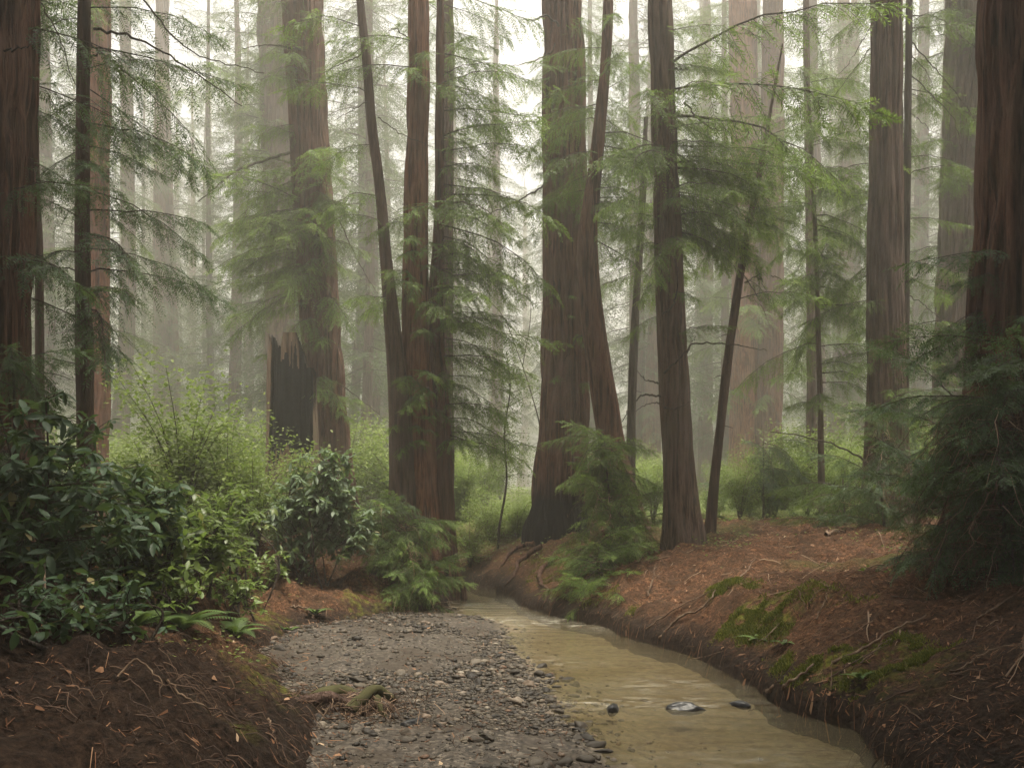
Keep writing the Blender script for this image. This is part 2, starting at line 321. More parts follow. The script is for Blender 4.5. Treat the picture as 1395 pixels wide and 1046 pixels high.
def H(x, y, full=False):
    x = np.asarray(x, float); y = np.asarray(y, float)
    dr = sdist(x, y, RIGHT); dl = -sdist(x, y, TOE)
    wob = (fbm(x * 1.1, y * 1.1, 93) - 0.47) * 0.5 * (1 - sstep(1.5, 3, np.abs(dr))); dr = dr + wob; dl = dl + (fbm(x * 0.9, y * 0.9, 94) - 0.47) * 0.7 * (1 - sstep(1.5, 3, np.abs(dl)))
    zb = zbed(x, y) - 0.10
    n = fbm(x * 0.55, y * 0.55, 11); n2 = fbm(x * 2.3, y * 2.3, 17)
    capr = 1.45 + 1.2 * (1 - sstep(7, 13, y)); capl = 1.30
    d = np.maximum(dr, 0)
    zr = 0.12 * sstep(0.0, 0.12, dr) + capr * (1 - np.exp(-d * 0.58 / capr)) + 0.02 * np.maximum(d - 12, 0) + ((n - 0.47) * 0.55 + (n2 - 0.47) * 0.22) * sstep(0, 1.2, d)
    e = np.maximum(dl, 0)
    zl = 0.10 * sstep(-0.05, 0.2, dl) + capl * (1 - np.exp(-e * 0.62 / capl)) + 0.065 * np.maximum(e - 7, 0) + ((n - 0.47) * 0.6 + (n2 - 0.47) * 0.5) * sstep(0, 1.0, e)
    ledge = 0.16 * np.abs(2 * fbm(x * 0.8 + 3, y * 0.8, 95) - 0.94)
    zr = zr + ledge * sstep(0.1, 0.6, dr); zl = zl + ledge * 2.4 * sstep(0.2, 0.8, dl)
    for (mx, my, mh, mr) in BUMPS: g = mh * np.exp(-((x - mx) ** 2 + (y - my) ** 2) / mr); zr = zr + g; zl = zl + g
    z = np.where(dr > -0.05, zr + np.where(dr > 0.09, 0, zb * (1 - sstep(0.0, 0.08, dr))), np.where(dl > -0.05, zl + zb * (1 - sstep(-0.05, 0.15, dl)), zb))
    if full: return z, dr, dl
    return z
def h1(x, y): return float(H(np.array([x]), np.array([y]))[0])
def gp(px, py):
    """point on the bank seen at a pixel: walk the ray to the ground"""
    D = np.arange(4.0, 30, 0.04); x = (px - CX) / FPX * D; z = CAMH + (HY - py) / FPX * D
    k = np.nonzero(z <= H(x, D))[0]; k = k[0] if len(k) else len(D) - 1
    return (float(x[k]), float(D[k]))
def axis(lo, hi, core0, core1, step, grow=1.12):
    a = list(np.arange(core0, core1, step)); s = step
    while a[-1] < hi: s *= grow; a.append(a[-1] + s)
    b = []; x = core0; s = step
    while x > lo: s *= grow; x -= s; b.append(x)
    return np.array(b[::-1] + a)
gx = axis(-260, 260, -5.5, 6.0, 0.055, 1.09); gy = axis(-50, 290, 3.5, 15.0, 0.055, 1.045)
GX, GY = np.meshgrid(gx, gy); GZ, DR, DL = H(GX, GY, True)
fine = (fbm(GX * 6, GY * 6, 31) - 0.47) * 0.14
onbank = np.maximum(sstep(0, 0.3, DR), sstep(0, 0.3, DL))
GZ = GZ + fine * onbank
nx, ny = len(gx), len(gy)
idx = np.arange(nx * ny).reshape(ny, nx)
F = np.stack([idx[:-1, :-1], idx[:-1, 1:], idx[1:, 1:], idx[1:, :-1]], -1).reshape(-1, 4)
mossn = fbm(GX * 0.9, GY * 0.9, 41)
moss = sstep(0.40, 0.56, mossn) * sstep(0.1, 0.35, DR) * (1 - sstep(0.7, 1.5, DR)) * (1 - 0.85 * sstep(12.5, 14.5, GY)) * sstep(6.5, 8.5, GY) + 0.7 * sstep(0.5, 0.6, mossn) * sstep(0.05, 0.2, DL) * (1 - sstep(0.4, 0.9, DL))
dirt_shade = np.clip((1 - sstep(0.15, 0.5, np.maximum(DR, DL))) + 0.9 * (1 - sstep(6.5, 10, GY)) * (DL > 0) + 0.8 * (1 - sstep(6.5, 9.5, GY)) * (DR > 0), 0, 1)  # dark soil on the banks; near corners also darkened in colour as shade
green = sstep(19, 26, GY) * 0.9 + 0.5 * sstep(0.5, 0.62, fbm(GX * 0.7, GY * 0.7, 43)) * sstep(2.2, 3.5, DR) * sstep(10, 12, GY)
gme = mesh('ground', np.stack([GX, GY, GZ], -1).reshape(-1, 3), F, ground_mat(), True, attrs={'moss': np.clip(moss, 0, 1).ravel(), 'dirt_shade': dirt_shade.ravel(), 'green': np.clip(green, 0, 1).ravel()})
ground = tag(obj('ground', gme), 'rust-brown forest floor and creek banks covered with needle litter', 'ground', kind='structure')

def h1(x, y):
    """height of the ground sheet under a point (bilinear)"""
    i = min(max(int(np.searchsorted(gx, x)) - 1, 0), nx - 2); j = min(max(int(np.searchsorted(gy, y)) - 1, 0), ny - 2)
    u = min(max((x - gx[i]) / (gx[i + 1] - gx[i]), 0), 1); v = min(max((y - gy[j]) / (gy[j + 1] - gy[j]), 0), 1)
    return float((GZ[j, i] * (1 - u) + GZ[j, i + 1] * u) * (1 - v) + (GZ[j + 1, i] * (1 - u) + GZ[j + 1, i + 1] * u) * v)
# gravel bar and creek bed (one sheet over the channel)
bx = np.arange(-3.6, 3.4, 0.045); by = axis(-6, 23.5, 4.5, 17.0, 0.05, 1.06)
BX, BY = np.meshgrid(bx, by); BX = BX + np.interp(BY, WLEFT[:, 1], WLEFT[:, 0]) * np.where(BY > 16, 1, 0) * sstep(16, 19, BY)
BZ = zbed(BX, BY); dwb = sdist(BX, BY, WLEFT)
n2x, n2y = len(bx), len(by); idb = np.arange(n2x * n2y).reshape(n2y, n2x)
FB = np.stack([idb[:-1, :-1], idb[:-1, 1:], idb[1:, 1:], idb[1:, :-1]], -1).reshape(-1, 4)
drb = sdist(BX, BY, RIGHT); dlb = -sdist(BX, BY, TOE)
keep = ((np.maximum(drb, dlb) < 0.25).ravel())[FB].any(1)
FB = FB[keep]
used = np.unique(FB); remap = np.full(n2x * n2y, -1); remap[used] = np.arange(len(used))
bedv = np.stack([BX, BY, BZ], -1).reshape(-1, 3)[used]
bed_a = (np.maximum(sstep(-0.25, 0.15, dwb), sstep(14.3, 15.6, BY))).ravel()[used]
bar = tag(obj('gravel_bar', mesh('gravel_bar', bedv, remap[FB], gravel_mat(), True, attrs={'bed': bed_a})), 'grey gravel bar beside the shallow creek', 'gravel bar', kind='structure')

# water sheet
wx = np.arange(-0.2, 1.0001, 0.02); wy = axis(-6, 24, 5.0, 16.0, 0.06, 1.06)
WX = []
rows = []
RE = lambda y: np.interp(y, RIGHT[:, 1], RIGHT[:, 0]); LE = lambda y: np.interp(y, WLEFT[:, 1], WLEFT[:, 0])
for y in wy:
    l, r = LE(min(y, 22)) - 0.25, RE(min(y, 23)) + 0.35
    rows.append(np.stack([l + (r - l) * (wx + 0.2) / 1.2, np.full(len(wx), y), np.zeros(len(wx))], -1))
WV = np.array(rows)
X_, Y_ = WV[..., 0], WV[..., 1]
rip = (fbm(X_ * 2.5, Y_ * 5.5, 71, 3) - 0.44) * 0.012
def bumpat(cx, cy, rx, ry, a): return a * np.exp(-((X_ - cx) / rx) ** 2 - ((Y_ - cy) / ry) ** 2)
rif = np.sin(Y_ * 21 + 3 * X_ + 4 * vnoise(X_ * 2, Y_ * 2, 9)) * 0.010 * (np.exp(-((Y_ - 13.6) / 0.9) ** 2) + np.exp(-((Y_ - 8.1) / 0.5) ** 2) + 0.8 * np.exp(-((Y_ - 16) / 1.2) ** 2))
WV[..., 2] = 0.0 + rip + rif + bumpat(1.63, 8.05, 0.28, 0.16, 0.05) + bumpat(0.95, 8.0, 0.16, 0.12, 0.03) + bumpat(2.2, 8.15, 0.25, 0.15, 0.035)
foam = np.clip(0.75 * np.exp(-((Y_ - 14.0) / 0.8) ** 2) + bumpat(1.25, 8.35, 1.3, 0.28, 0.7) + bumpat(1.7, 9.2, 0.6, 0.35, 0.6) + 0.5 * np.exp(-((Y_ - 16.6) / 0.7) ** 2) + bumpat(0.6, 10.5, 0.5, 0.4, 0.35) + bumpat(1.8, 6.6, 0.9, 0.3, 0.3), 0, 1)
m1, m2 = WV.shape[:2]; iw = np.arange(m1 * m2).reshape(m1, m2)
FW = np.stack([iw[:-1, :-1], iw[:-1, 1:], iw[1:, 1:], iw[1:, :-1]], -1).reshape(-1, 4)
water = tag(obj('creek_water', mesh('creek_water', WV.reshape(-1, 3), FW, water_mat(), True, attrs={'foam': foam.ravel()})), 'shallow tan creek water flowing beside the gravel bar', 'water', kind='structure')

# ------------------------------------------------------------------ stones
def ico(sub):
    p = (1 + 5 ** 0.5) / 2
    v = np.array([(-1, p, 0), (1, p, 0), (-1, -p, 0), (1, -p, 0), (0, -1, p), (0, 1, p), (0, -1, -p), (0, 1, -p), (p, 0, -1), (p, 0, 1), (-p, 0, -1), (-p, 0, 1)], float)
    f = [(0, 11, 5), (0, 5, 1), (0, 1, 7), (0, 7, 10), (0, 10, 11), (1, 5, 9), (5, 11, 4), (11, 10, 2), (10, 7, 6), (7, 1, 8), (3, 9, 4), (3, 4, 2), (3, 2, 6), (3, 6, 8), (3, 8, 9), (4, 9, 5), (2, 4, 11), (6, 2, 10), (8, 6, 7), (9, 8, 1)]
    v = list(v / np.linalg.norm(v[0]))
    for _ in range(sub):
        c = {}; nf = []
        def mid(a, b):
            k = (min(a, b), max(a, b))
            if k not in c: m = v[a] + v[b]; v.append(m / np.linalg.norm(m)); c[k] = len(v) - 1
            return c[k]
        for a, b, d in f:
            ab, bd, da = mid(a, b), mid(b, d), mid(d, a); nf += [(a, ab, da), (b, bd, ab), (d, da, bd), (ab, bd, da)]
        f = nf
    return np.array(v), np.array(f)
I0 = ico(0); I1 = ico(1)
def stone_shape(rng, base, cuts=5):
    v = base[0].copy()
    for _ in range(cuts):                      # chipped facets
        n = rng.normal(size=3); n /= np.linalg.norm(n); h = rng.uniform(0.45, 0.8); d = v @ n - h
        v -= np.maximum(d, 0)[:, None] * n
    v += rng.normal(size=v.shape) * 0.05
    return v * np.array([1.0, rng.uniform(0.5, 0.9), rng.uniform(0.25, 0.6)])
rng = np.random.default_rng(21)
stone_me = []
for i in range(14):
    v = stone_shape(rng, I1); stone_me.append(mesh('stone', v, I1[1], STONE, i % 3 == 0, tint=np.full(len(v), rng.random())))
cand = []
while len(cand) < 21000:
    y = 4.6 * (19 / 4.6) ** rng.random(3000); x = rng.uniform(-3.4, 3.0, 3000)
    dw = sdist(x, y, WLEFT); dl = -sdist(x, y, TOE); dr = sdist(x, y, RIGHT)
    patch = fbm(x * 0.9, y * 0.9, 61)
    p = np.where(dw < 0, 1.0, 0.25 * np.exp(-dw / 0.3)) * (0.10 + 0.95 * sstep(0.38, 0.52, patch))
    ok = (dl < 0.25) & (dr < 0.12) & (rng.random(3000) < p)
    s = 0.008 + 0.0165 * rng.gamma(0.75, 1.0, 3000) * (0.5 + 1.1 * fbm(x * 0.6 + 9, y * 0.6, 66)); s = np.clip(s, 0.008, 0.11)
    cand += [(a, b, c) for a, b, c in zip(x[ok], y[ok], s[ok])]
cand = np.array(cand); zc = zbed(cand[:, 0], cand[:, 1])
scr = cand[:, 2] / cand[:, 1]; order = np.argsort(-scr)
for k in order[:290]:
    x, y, s = cand[k]; o = obj('stone', stone_me[rng.integers(len(stone_me))], bar, (x, y, zc[k] + s * 0.12))
    o.rotation_euler = (rng.normal() * 0.25, rng.normal() * 0.25, rng.uniform(0, 6.28)); o.scale = (s, s, s)
small = Acc(); shp = [stone_shape(rng, I0, 3) for _ in range(20)]
for k in order[290:]:
    x, y, s = cand[k]; c, sn = math.cos(k), math.sin(k); v = shp[k % 20]
    v = np.stack([v[:, 0] * c - v[:, 1] * sn, v[:, 0] * sn + v[:, 1] * c, v[:, 2]], -1) * s + (x, y, zc[k] + s * 0.1)
    small.add(v, t=I0[1], tint=(k * 0.618) % 1)
tag(small.build('pebbles', STONE, bar), kind='stuff')

# ------------------------------------------------------------------ foliage building blocks (redwood sprays)
def make_spray(rng, n, L, tl, tw):
    t = np.linspace(0.06, 1.0, n); side = np.where(np.arange(n) % 2 == 0, 1, -1)
    p = np.stack([t * L, np.zeros(n), -0.16 * L * t ** 2], -1)
    a = np.radians(rng.uniform(42, 66, n)) * side * (1 - 0.75 * (t > 0.97)); ln = tl * (1.05 - 0.55 * t) * rng.uniform(0.75, 1.2, n)
    d = np.stack([np.cos(a), np.sin(a), rng.normal(-0.18, 0.16, n)], -1) * ln[:, None]
    roll = rng.normal(0, 0.5, n)
    w = np.stack([-np.sin(a) * np.cos(roll), np.cos(a) * np.cos(roll), np.sin(roll)], -1) * (tw * rng.uniform(0.7, 1.2, n))[:, None]
    return np.stack([p, p + d * 0.45 + w * 0.5, p + d, p + d * 0.45 - w * 0.5], 1)      # (n,4,3)
def make_branch(rng, L, nspr, spr_len, tl, tw, ntw, droop=0.12, rise=0.1, pend=0.3, r0=0.014, twigs=True, start=0.12):
    """one limb along +x: foliage quads, tint, wood (v, q)"""
    t = np.linspace(0, 1, 9); wob = np.cumsum(rng.normal(0, 0.02, 9)) * L * t
    P = np.stack([L * t, wob, rise * L * t - droop * L * t ** 2 + np.cumsum(rng.normal(0, 0.012, 9)) * L], -1)
    fq = []; ft = []; wood = Acc(); tube(wood, P, r0 * (1.05 - t) + 0.0025, 4, rng.random())
    for i in range(nspr):
        u = start + (1 - start) * (i + rng.random() * 0.8) / nspr; u = min(u, 0.995)
        k = u * 8; j = int(k); p = P[j] + (P[j + 1] - P[j]) * (k - j) if j < 8 else P[8]
        s = (1 if i % 2 else -1); az = s * math.radians(rng.uniform(30, 75)) * (1.0 if u < 0.93 else 0.3)
        sl = spr_len * (0.55 + 0.75 * math.sin(math.pi * min(1, u * 0.9 + 0.1))) * rng.uniform(0.7, 1.25)
        Q = make_spray(rng, ntw, sl, tl, tw); R = rot(az, -pend * rng.uniform(0.3, 1.6), rng.normal(0, 0.3))
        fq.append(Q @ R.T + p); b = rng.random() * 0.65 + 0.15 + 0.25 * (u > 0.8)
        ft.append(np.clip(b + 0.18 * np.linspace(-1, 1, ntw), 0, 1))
        if twigs:
            e = np.stack([np.linspace(0, sl * 0.95, 3), np.zeros(3), -0.16 * sl * np.linspace(0, 1, 3) ** 2], -1) @ R.T + p
            tube(wood, e, [r0 * 0.28, r0 * 0.2, r0 * 0.08], 3, 0.5)
    return dict(f=np.concatenate(fq), t=np.concatenate(ft), wv=np.concatenate(wood.v), wq=np.concatenate(wood.q), L=L)
def put_branch(fa, wa, B, loc, az, pitch=0.0, scale=1.0, roll=0.0, dt=0.0):
    R = rot(az, pitch, roll) * scale
    if fa is not None: fa.quads(B['f'] @ R.T + loc, np.clip(B['t'] + dt, 0, 1))
    if wa is not None: wa.add(B['wv'] @ R.T + loc, q=B['wq'], tint=0.4)
def bough_parts(root, base, pools_mat, B, loc, az, pitch=0.0, scale=1.0, roll=0.0):
    """one bough: its wood is a part of the tree, its needles a sub-part; meshes are shared between boughs"""
    key = (id(B), pools_mat.name)
    if key not in BOUGH:
        BOUGH[key] = (mesh('bough', B['wv'], B['wq'], BARK_THIN, False, np.full(len(B['wv']), 0.4)),
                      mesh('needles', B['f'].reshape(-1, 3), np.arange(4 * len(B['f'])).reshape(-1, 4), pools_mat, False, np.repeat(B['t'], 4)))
    wm, nm = BOUGH[key]; R = rot(az, pitch, roll) * scale; p = np.asarray(loc) - base
    o = obj('bough', wm, root); o.matrix_basis = Matrix(((*R[0], p[0]), (*R[1], p[1]), (*R[2], p[2]), (0, 0, 0, 1)))
    obj('needles', nm, o)
BOUGH = {}
r_ = np.random.default_rng(3)
MIDB = [make_branch(r_, 2.4, 40, 0.60, 0.125, 0.017, 30, droop=0.24 + 0.03 * k, rise=0.12, pend=0.45 + 0.05 * k) for k in range(8)]      # hero trees, 13-25 m away
LONGB = [make_branch(r_, 3.6, 48, 0.72, 0.15, 0.020, 30, droop=0.30, rise=0.10, pend=0.55, r0=0.022, start=0.2) for _ in range(5)]
NEARB = [make_branch(r_, 1.5, 40, 0.40, 0.075, 0.012, 30, droop=0.35 + 0.04 * k, rise=0.15, pend=0.7, r0=0.010) for k in range(7)]  # thickets 8-16 m away
THICKB = [make_branch(r_, 1.5, 34, 0.42, 0.085, 0.015, 24, droop=0.15 + 0.06 * k, rise=0.2, pend=0.35, r0=0.010, start=0.25) for k in range(6)]
FARB = [make_branch(r_, 3.2, 20, 0.95, 0.24, 0.042, 15, droop=0.32, rise=0.05, pend=0.5, r0=0.03, twigs=False) for _ in range(8)]

# ------------------------------------------------------------------ trunks
def trunk_mesh(P, R, nseg, rings, seed, mat, depth=0.12, flare=0.5, lobes=5, char=None, zg=None):
    rg = np.random.default_rng(seed)
    C = spline(np.column_stack([P, R]), rings); P, R = C[:, :3], np.maximum(C[:, 3], 0.01)
    T = np.gradient(P, axis=0); T /= np.linalg.norm(T, axis=1)[:, None]
    A = np.cross(T, [0, 1.0, 0]); A /= np.linalg.norm(A, axis=1)[:, None]; B = np.cross(A, T) * -1
    s = np.concatenate([[0], np.cumsum(np.linalg.norm(np.diff(P, axis=0), axis=1))])
    hb = np.maximum(P[:, 2] - (P[0, 2] if zg is None else zg), 0)
    th = np.arange(nseg) / nseg * 2 * np.pi
    rm = float(np.median(R)); na = int(np.clip(2 * math.pi * rm / 0.115, 7, nseg // 5)); ns = int(s[-1] / 1.6) + 3
    def tab(na, ns):
        t = rg.random((ns, na)); t[:, 0] = t[:, 0]
        return t
    def samp(tb, a, z):
        n0, m0 = tb.shape; a = a % m0; i = np.floor(a).astype(int); f = a - i; f = f * f * (3 - 2 * f)
        k = np.clip(np.floor(z).astype(int), 0, n0 - 2); g = np.clip(z - k, 0, 1); g = g * g * (3 - 2 * g)
        i2 = (i + 1) % m0
        return (tb[k, i] * (1 - f) + tb[k, i2] * f) * (1 - g) + (tb[k + 1, i] * (1 - f) + tb[k + 1, i2] * f) * g
    TH, S = np.meshgrid(th, s); tw = rg.uniform(-0.03, 0.03)
    a1 = TH / (2 * np.pi) * na + (np.sin(S * 0.9 + rg.random() * 6) * 0.25 + tw * S * na / 6)
    n1 = samp(tab(na, ns), a1, S / 1.6); v1 = (1 - np.abs(2 * n1 - 1)) ** 2.2
    n2 = samp(tab(na * 2, ns * 2), a1 * 2, S / 0.8); v2 = (1 - np.abs(2 * n2 - 1)) ** 3
    n3 = samp(tab(4, max(3, ns // 2)), TH / (2 * np.pi) * 4, S / 3.2)
    dep = min(depth, 0.21 * rm)
    lob = np.cos(lobes * TH + rg.random() * 6) * 0.5 + np.cos((lobes - 2) * TH + rg.random() * 6) * 0.4
    fl = np.exp(-hb / (0.9 * rm + 0.35))[:, None]
    rr = R[:, None] * (1 + flare * fl * (0.75 + 0.55 * lob) + 0.06 * (n3 - 0.5)) - dep * v1 - dep * 0.45 * v2 + dep * 0.5
    v = P[:, None] + rr[..., None] * (np.cos(TH)[..., None] * A[:, None] + np.sin(TH)[..., None] * B[:, None])
    i = np.arange(rings - 1)[:, None] * nseg; j = np.arange(nseg)[None]; j2 = (j + 1) % nseg
    q = np.stack([i + j, i + j2, i + nseg + j2, i + nseg + j], -1).reshape(-1, 4)
    ch = np.zeros_like(rr)
    if char: ch = np.clip((char - hb)[:, None] / 0.5 + 1.6 * (samp(tab(6, ns * 2), TH / (2 * np.pi) * 6, S / 0.8) - 0.5), 0, 1)
    return mesh('trunk', v.reshape(-1, 3), q, mat, True, attrs={'char': ch.ravel()})

def path_from(pts, D, ztop, base_sink=0.35):
    """pts (px, py, width_px) from top to bottom -> path from the ground upwards, relative to base"""
    W = np.array([V(px, py, D) for px, py, w in pts])[::-1]; R = np.array([PXW(w, D) / 2 for *_, w in pts])[::-1]
    b = W[0].copy(); zg = h1(b[0], D); b[2] = zg
    d0 = (W[1] - W[0]); 
    if abs(d0[2]) > 1e-6: b[0] = W[0][0] + d0[0] / d0[2] * (zg - W[0][2]) * (1 if W[0][2] > zg else 0)
    keep = W[:, 2] > zg + 0.5
    P = np.vstack([[b[0], D, zg - base_sink], [b[0], D, zg + 0.02], W[keep]]); R = np.concatenate([[R[0] * 1.05, R[0] * 1.03], R[keep]])
    top, prev = P[-1], P[-2]
    if ztop > top[2] + 0.5:
        k = 0.6 * (top[0] - prev[0]) / (top[2] - prev[2]); dz = ztop - top[2]
        for u in (0.33, 0.66, 1.0):
            P = np.vstack([P, [top[0] + k * dz * u * (1 - 0.4 * u), D, top[2] + dz * u]]); R = np.append(R, R[len(R) - 1] * (0.86 if u < 1 else 0.7))
    return P, R, np.array([b[0], D, zg])
def at_z(P, z):
    o = np.argsort(P[:, 2]); return np.array([np.interp(z, P[o, 2], P[o, 0]), np.interp(z, P[o, 2], P[o, 1]), z])

def tree(name, label, D, pts, mat, ztop=None, sprays=(), limbs=(), detail=2, flare=0.35, char=None, group=None, upper=None, needles=None, seed=None, stubs=0):
    """sprays: (py0, py1, count, length scale, az0, az1, pool)"""
    seed = seed if seed is not None else int(D * 1000 + pts[0][0])
    rg = np.random.default_rng(abs(seed)); needles = needles or NEEDLE
    zt = ztop or (CAMH + HY / FPX * D + 7)
    P, R, base = path_from(pts, D, zt)
    root = empty(name, base); tag(root, label, 'tree', group)
    seg, rps = {3: (140, 7), 2: (64, 5), 1: (20, 2.0)}[detail]
    if R.max() < 0.16: seg = 20
    rings = int(min((P[-1, 2] - P[0, 2]) * rps, 140))
    obj('trunk', trunk_mesh(P - base, R, seg, rings, seed, mat, flare=flare, char=char, zg=0.0), root)
    fa, wa = Acc(), Acc()
    for (y0, y1, n, Ls, a0, a1, pool) in sprays:
        n = max(4, int(n * 0.68))
        for i in range(n):
            py = y0 + (y1 - y0) * (i + rg.random()) / n; z = CAMH + (HY - py) / FPX * D
            c = at_z(P, z); az = math.radians(rg.uniform(a0, a1)); B = pool[rg.integers(len(pool))]
            bough_parts(root, base, needles, B, c, az, rg.uniform(-0.3, 0.2), Ls * rg.uniform(0.6, 1.15), rg.normal(0, 0.25))
    for pl, r in limbs:
        L = Acc(); C = spline(np.array([V(a, b, D + d) for a, b, d in pl]), 22)
        C[1:-1] += rg.normal(0, 0.012, (20, 3)); tube(L, C, np.linspace(r, r * 0.3, 22), 7, 0.4); L.build('branch', BARK_THIN, root, True, off=base)
    for _ in range(stubs):
        z = rg.uniform(base[2] + 2, base[2] + 9); c = at_z(P, z); a = rg.uniform(0, 6.28); l = rg.uniform(0.15, 0.5); L = Acc()
        C = np.stack([c + np.array([math.cos(a) * l * u, math.sin(a) * l * u, 0.1 * l * u - 0.3 * l * u * u]) for u in np.linspace(0, 1, 6)])
        tube(L, C, np.linspace(0.012, 0.005, 6), 5); L.build('branch_stub', BARK_THIN, root, True, off=base)
    if upper:
        z0, z1, rad, n = upper; U = Acc(); tb = Acc()
        for i in range(n):
            z = z0 + (z1 - z0) * (i + rg.random()) / n; c = at_z(P, min(z, P[-1, 2]))
            bough_parts(root, base, needles, LONGB[rg.integers(5)], c, rg.uniform(0, 6.28), rg.uniform(-0.1, 0.25), rad / 3.6 * rg.uniform(0.6, 1.1), rg.normal(0, 0.3))
    return root, P, base

ALL, RT, LT = (0, 360), (-60, 60), (120, 240)
tree('redwood_tree', 'massive dark red-brown redwood trunk rising behind the dark broad-leaved thicket', 10.5, [(-22, 0, 126), (-25, 250, 128), (-30, 500, 132), (-32, 700, 140)], BARK, 24,
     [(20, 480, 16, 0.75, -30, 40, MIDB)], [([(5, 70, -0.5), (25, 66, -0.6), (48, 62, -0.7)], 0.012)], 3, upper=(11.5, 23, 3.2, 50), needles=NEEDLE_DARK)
tree('sapling_tree', 'very thin dark pole tree with short broken twigs beside the massive dark redwood', 13, [(50, 0, 9), (48, 200, 10), (53, 350, 11), (54, 500, 11), (55, 640, 12)], BARK_DARK, 12, stubs=14, flare=0.1)
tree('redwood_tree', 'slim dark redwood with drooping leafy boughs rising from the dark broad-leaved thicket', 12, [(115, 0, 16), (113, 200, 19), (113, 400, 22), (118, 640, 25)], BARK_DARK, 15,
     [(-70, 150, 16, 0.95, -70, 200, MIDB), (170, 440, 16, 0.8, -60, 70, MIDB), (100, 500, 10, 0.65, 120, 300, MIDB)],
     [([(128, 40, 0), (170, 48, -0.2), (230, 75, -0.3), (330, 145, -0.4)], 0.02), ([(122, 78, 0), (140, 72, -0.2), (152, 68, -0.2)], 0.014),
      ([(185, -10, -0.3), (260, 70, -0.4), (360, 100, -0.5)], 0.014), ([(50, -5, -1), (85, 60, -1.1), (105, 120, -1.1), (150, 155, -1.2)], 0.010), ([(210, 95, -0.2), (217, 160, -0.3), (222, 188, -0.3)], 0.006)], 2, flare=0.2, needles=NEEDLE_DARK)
tree('redwood_tree', 'straight pale reddish redwood right behind the slim dark one with drooping boughs', 24, [(135, 0, 30), (134, 250, 30), (132, 450, 32), (130, 600, 36)], BARK_RED, None, [(0, 520, 16, 0.9, 0, 360, MIDB)], (), 2)
tree('redwood_tree', 'tall slightly leaning mist-pale redwood standing behind the broken burnt stump', 46, [(364, 0, 27), (370, 200, 28), (381, 420, 30), (388, 640, 36)], BARK_GREY, None, [(-20, 430, 30, 1.4, 0, 360, LONGB)], (), 2)
tree('redwood_tree', 'big furrowed redwood beside the burnt stump, boughs hanging across its trunk', 25, [(412, 0, 52), (420, 150, 50), (428, 300, 51), (437, 450, 52), (446, 600, 56), (450, 720, 66)], BARK, None,
     [(-20, 120, 12, 0.9, 150, 300, MIDB), (60, 150, 8, 0.7, 240, 300, MIDB), (170, 240, 8, 0.7, 200, 330, MIDB), (235, 370, 40, 1.15, 150, 320, MIDB), (280, 420, 22, 1.0, 200, 330, MIDB), (420, 560, 18, 0.75, 210, 330, MIDB), (250, 420, 10, 1.1, 140, 200, LONGB)],
     [([(410, 68, -0.7), (370, 62, -1.2), (330, 66, -1.5)], 0.03), ([(395, 208, -0.6), (350, 222, -1.2), (315, 238, -1.7), (270, 275, -2)], 0.045), ([(400, 108, -0.6), (440, 112, -1), (470, 120, -1.2)], 0.02),
      ([(462, 300, -0.3), (490, 360, -0.6), (515, 400, -0.6)], 0.02), ([(420, 540, -1), (400, 510, -1.5), (380, 545, -1.7), (360, 580, -1.8)], 0.02), ([(460, 520, -0.2), (505, 555, -0.5), (535, 580, -0.8)], 0.02)], 3)
# --- fused clump left of the creek
tree('redwood_tree', 'slender leaning redwood stem at the left side of the fused trunk clump', 16.6, [(490, -10, 10), (499, 80, 12), (506, 165, 13), (518, 260, 14), (524, 340, 16), (535, 450, 22), (545, 560, 30), (550, 700, 42)], BARK_DARK, None,
     [(0, 460, 12, 0.7, 130, 300, MIDB)], [([(503, 72, 0), (470, 85, -0.2), (440, 100, -0.3)], 0.015), ([(508, 135, 0), (480, 150, -0.3), (455, 165, -0.5)], 0.012), ([(515, 160, 0), (550, 185, -0.3), (590, 200, -0.3)], 0.012)], 2, flare=0.4)
tree('redwood_tree', 'reddish furrowed redwood, the thickest stem of the fused trunk clump', 16.9, [(571, -10, 27), (571, 90, 29), (567, 250, 31), (566, 400, 37), (566, 520, 44), (568, 620, 52), (570, 740, 64)], BARK_RED, None,
     [(60, 130, 8, 0.7, 180, 330, MIDB), (280, 420, 12, 0.6, 210, 330, MIDB), (500, 610, 22, 0.45, 230, 330, MIDB)], [([(558, 52, -0.2), (535, 40, -0.4), (520, 62, -0.4)], 0.012)], 3, flare=0.5, char=0.25)
tree('redwood_tree', 'thin dark redwood with ragged foliage on the creek side of the fused trunk clump', 17.2, [(600, -10, 11), (599, 150, 12), (598, 300, 15), (592, 420, 22), (594, 540, 34), (597, 640, 40), (598, 740, 46)], BARK, None,
     [(-20, 160, 16, 0.8, -70, 80, MIDB), (100, 300, 18, 0.85, -60, 60, MIDB), (260, 460, 26, 0.95, -70, 50, MIDB), (420, 620, 26, 0.8, -60, 40, MIDB), (200, 560, 12, 0.6, 180, 320, MIDB)],
     [([(600, 118, 0), (610, 125, -0.2), (628, 124, -0.3)], 0.016)], 2, flare=0.5)
tree('redwood_tree', 'pale straight redwood just behind the thin ragged stem of the trunk clump', 21, [(609, 0, 18), (608, 300, 20), (606, 500, 24), (605, 700, 28)], BARK_GREY, None, [(0, 400, 12, 0.9, 0, 360, MIDB)], (), 2)
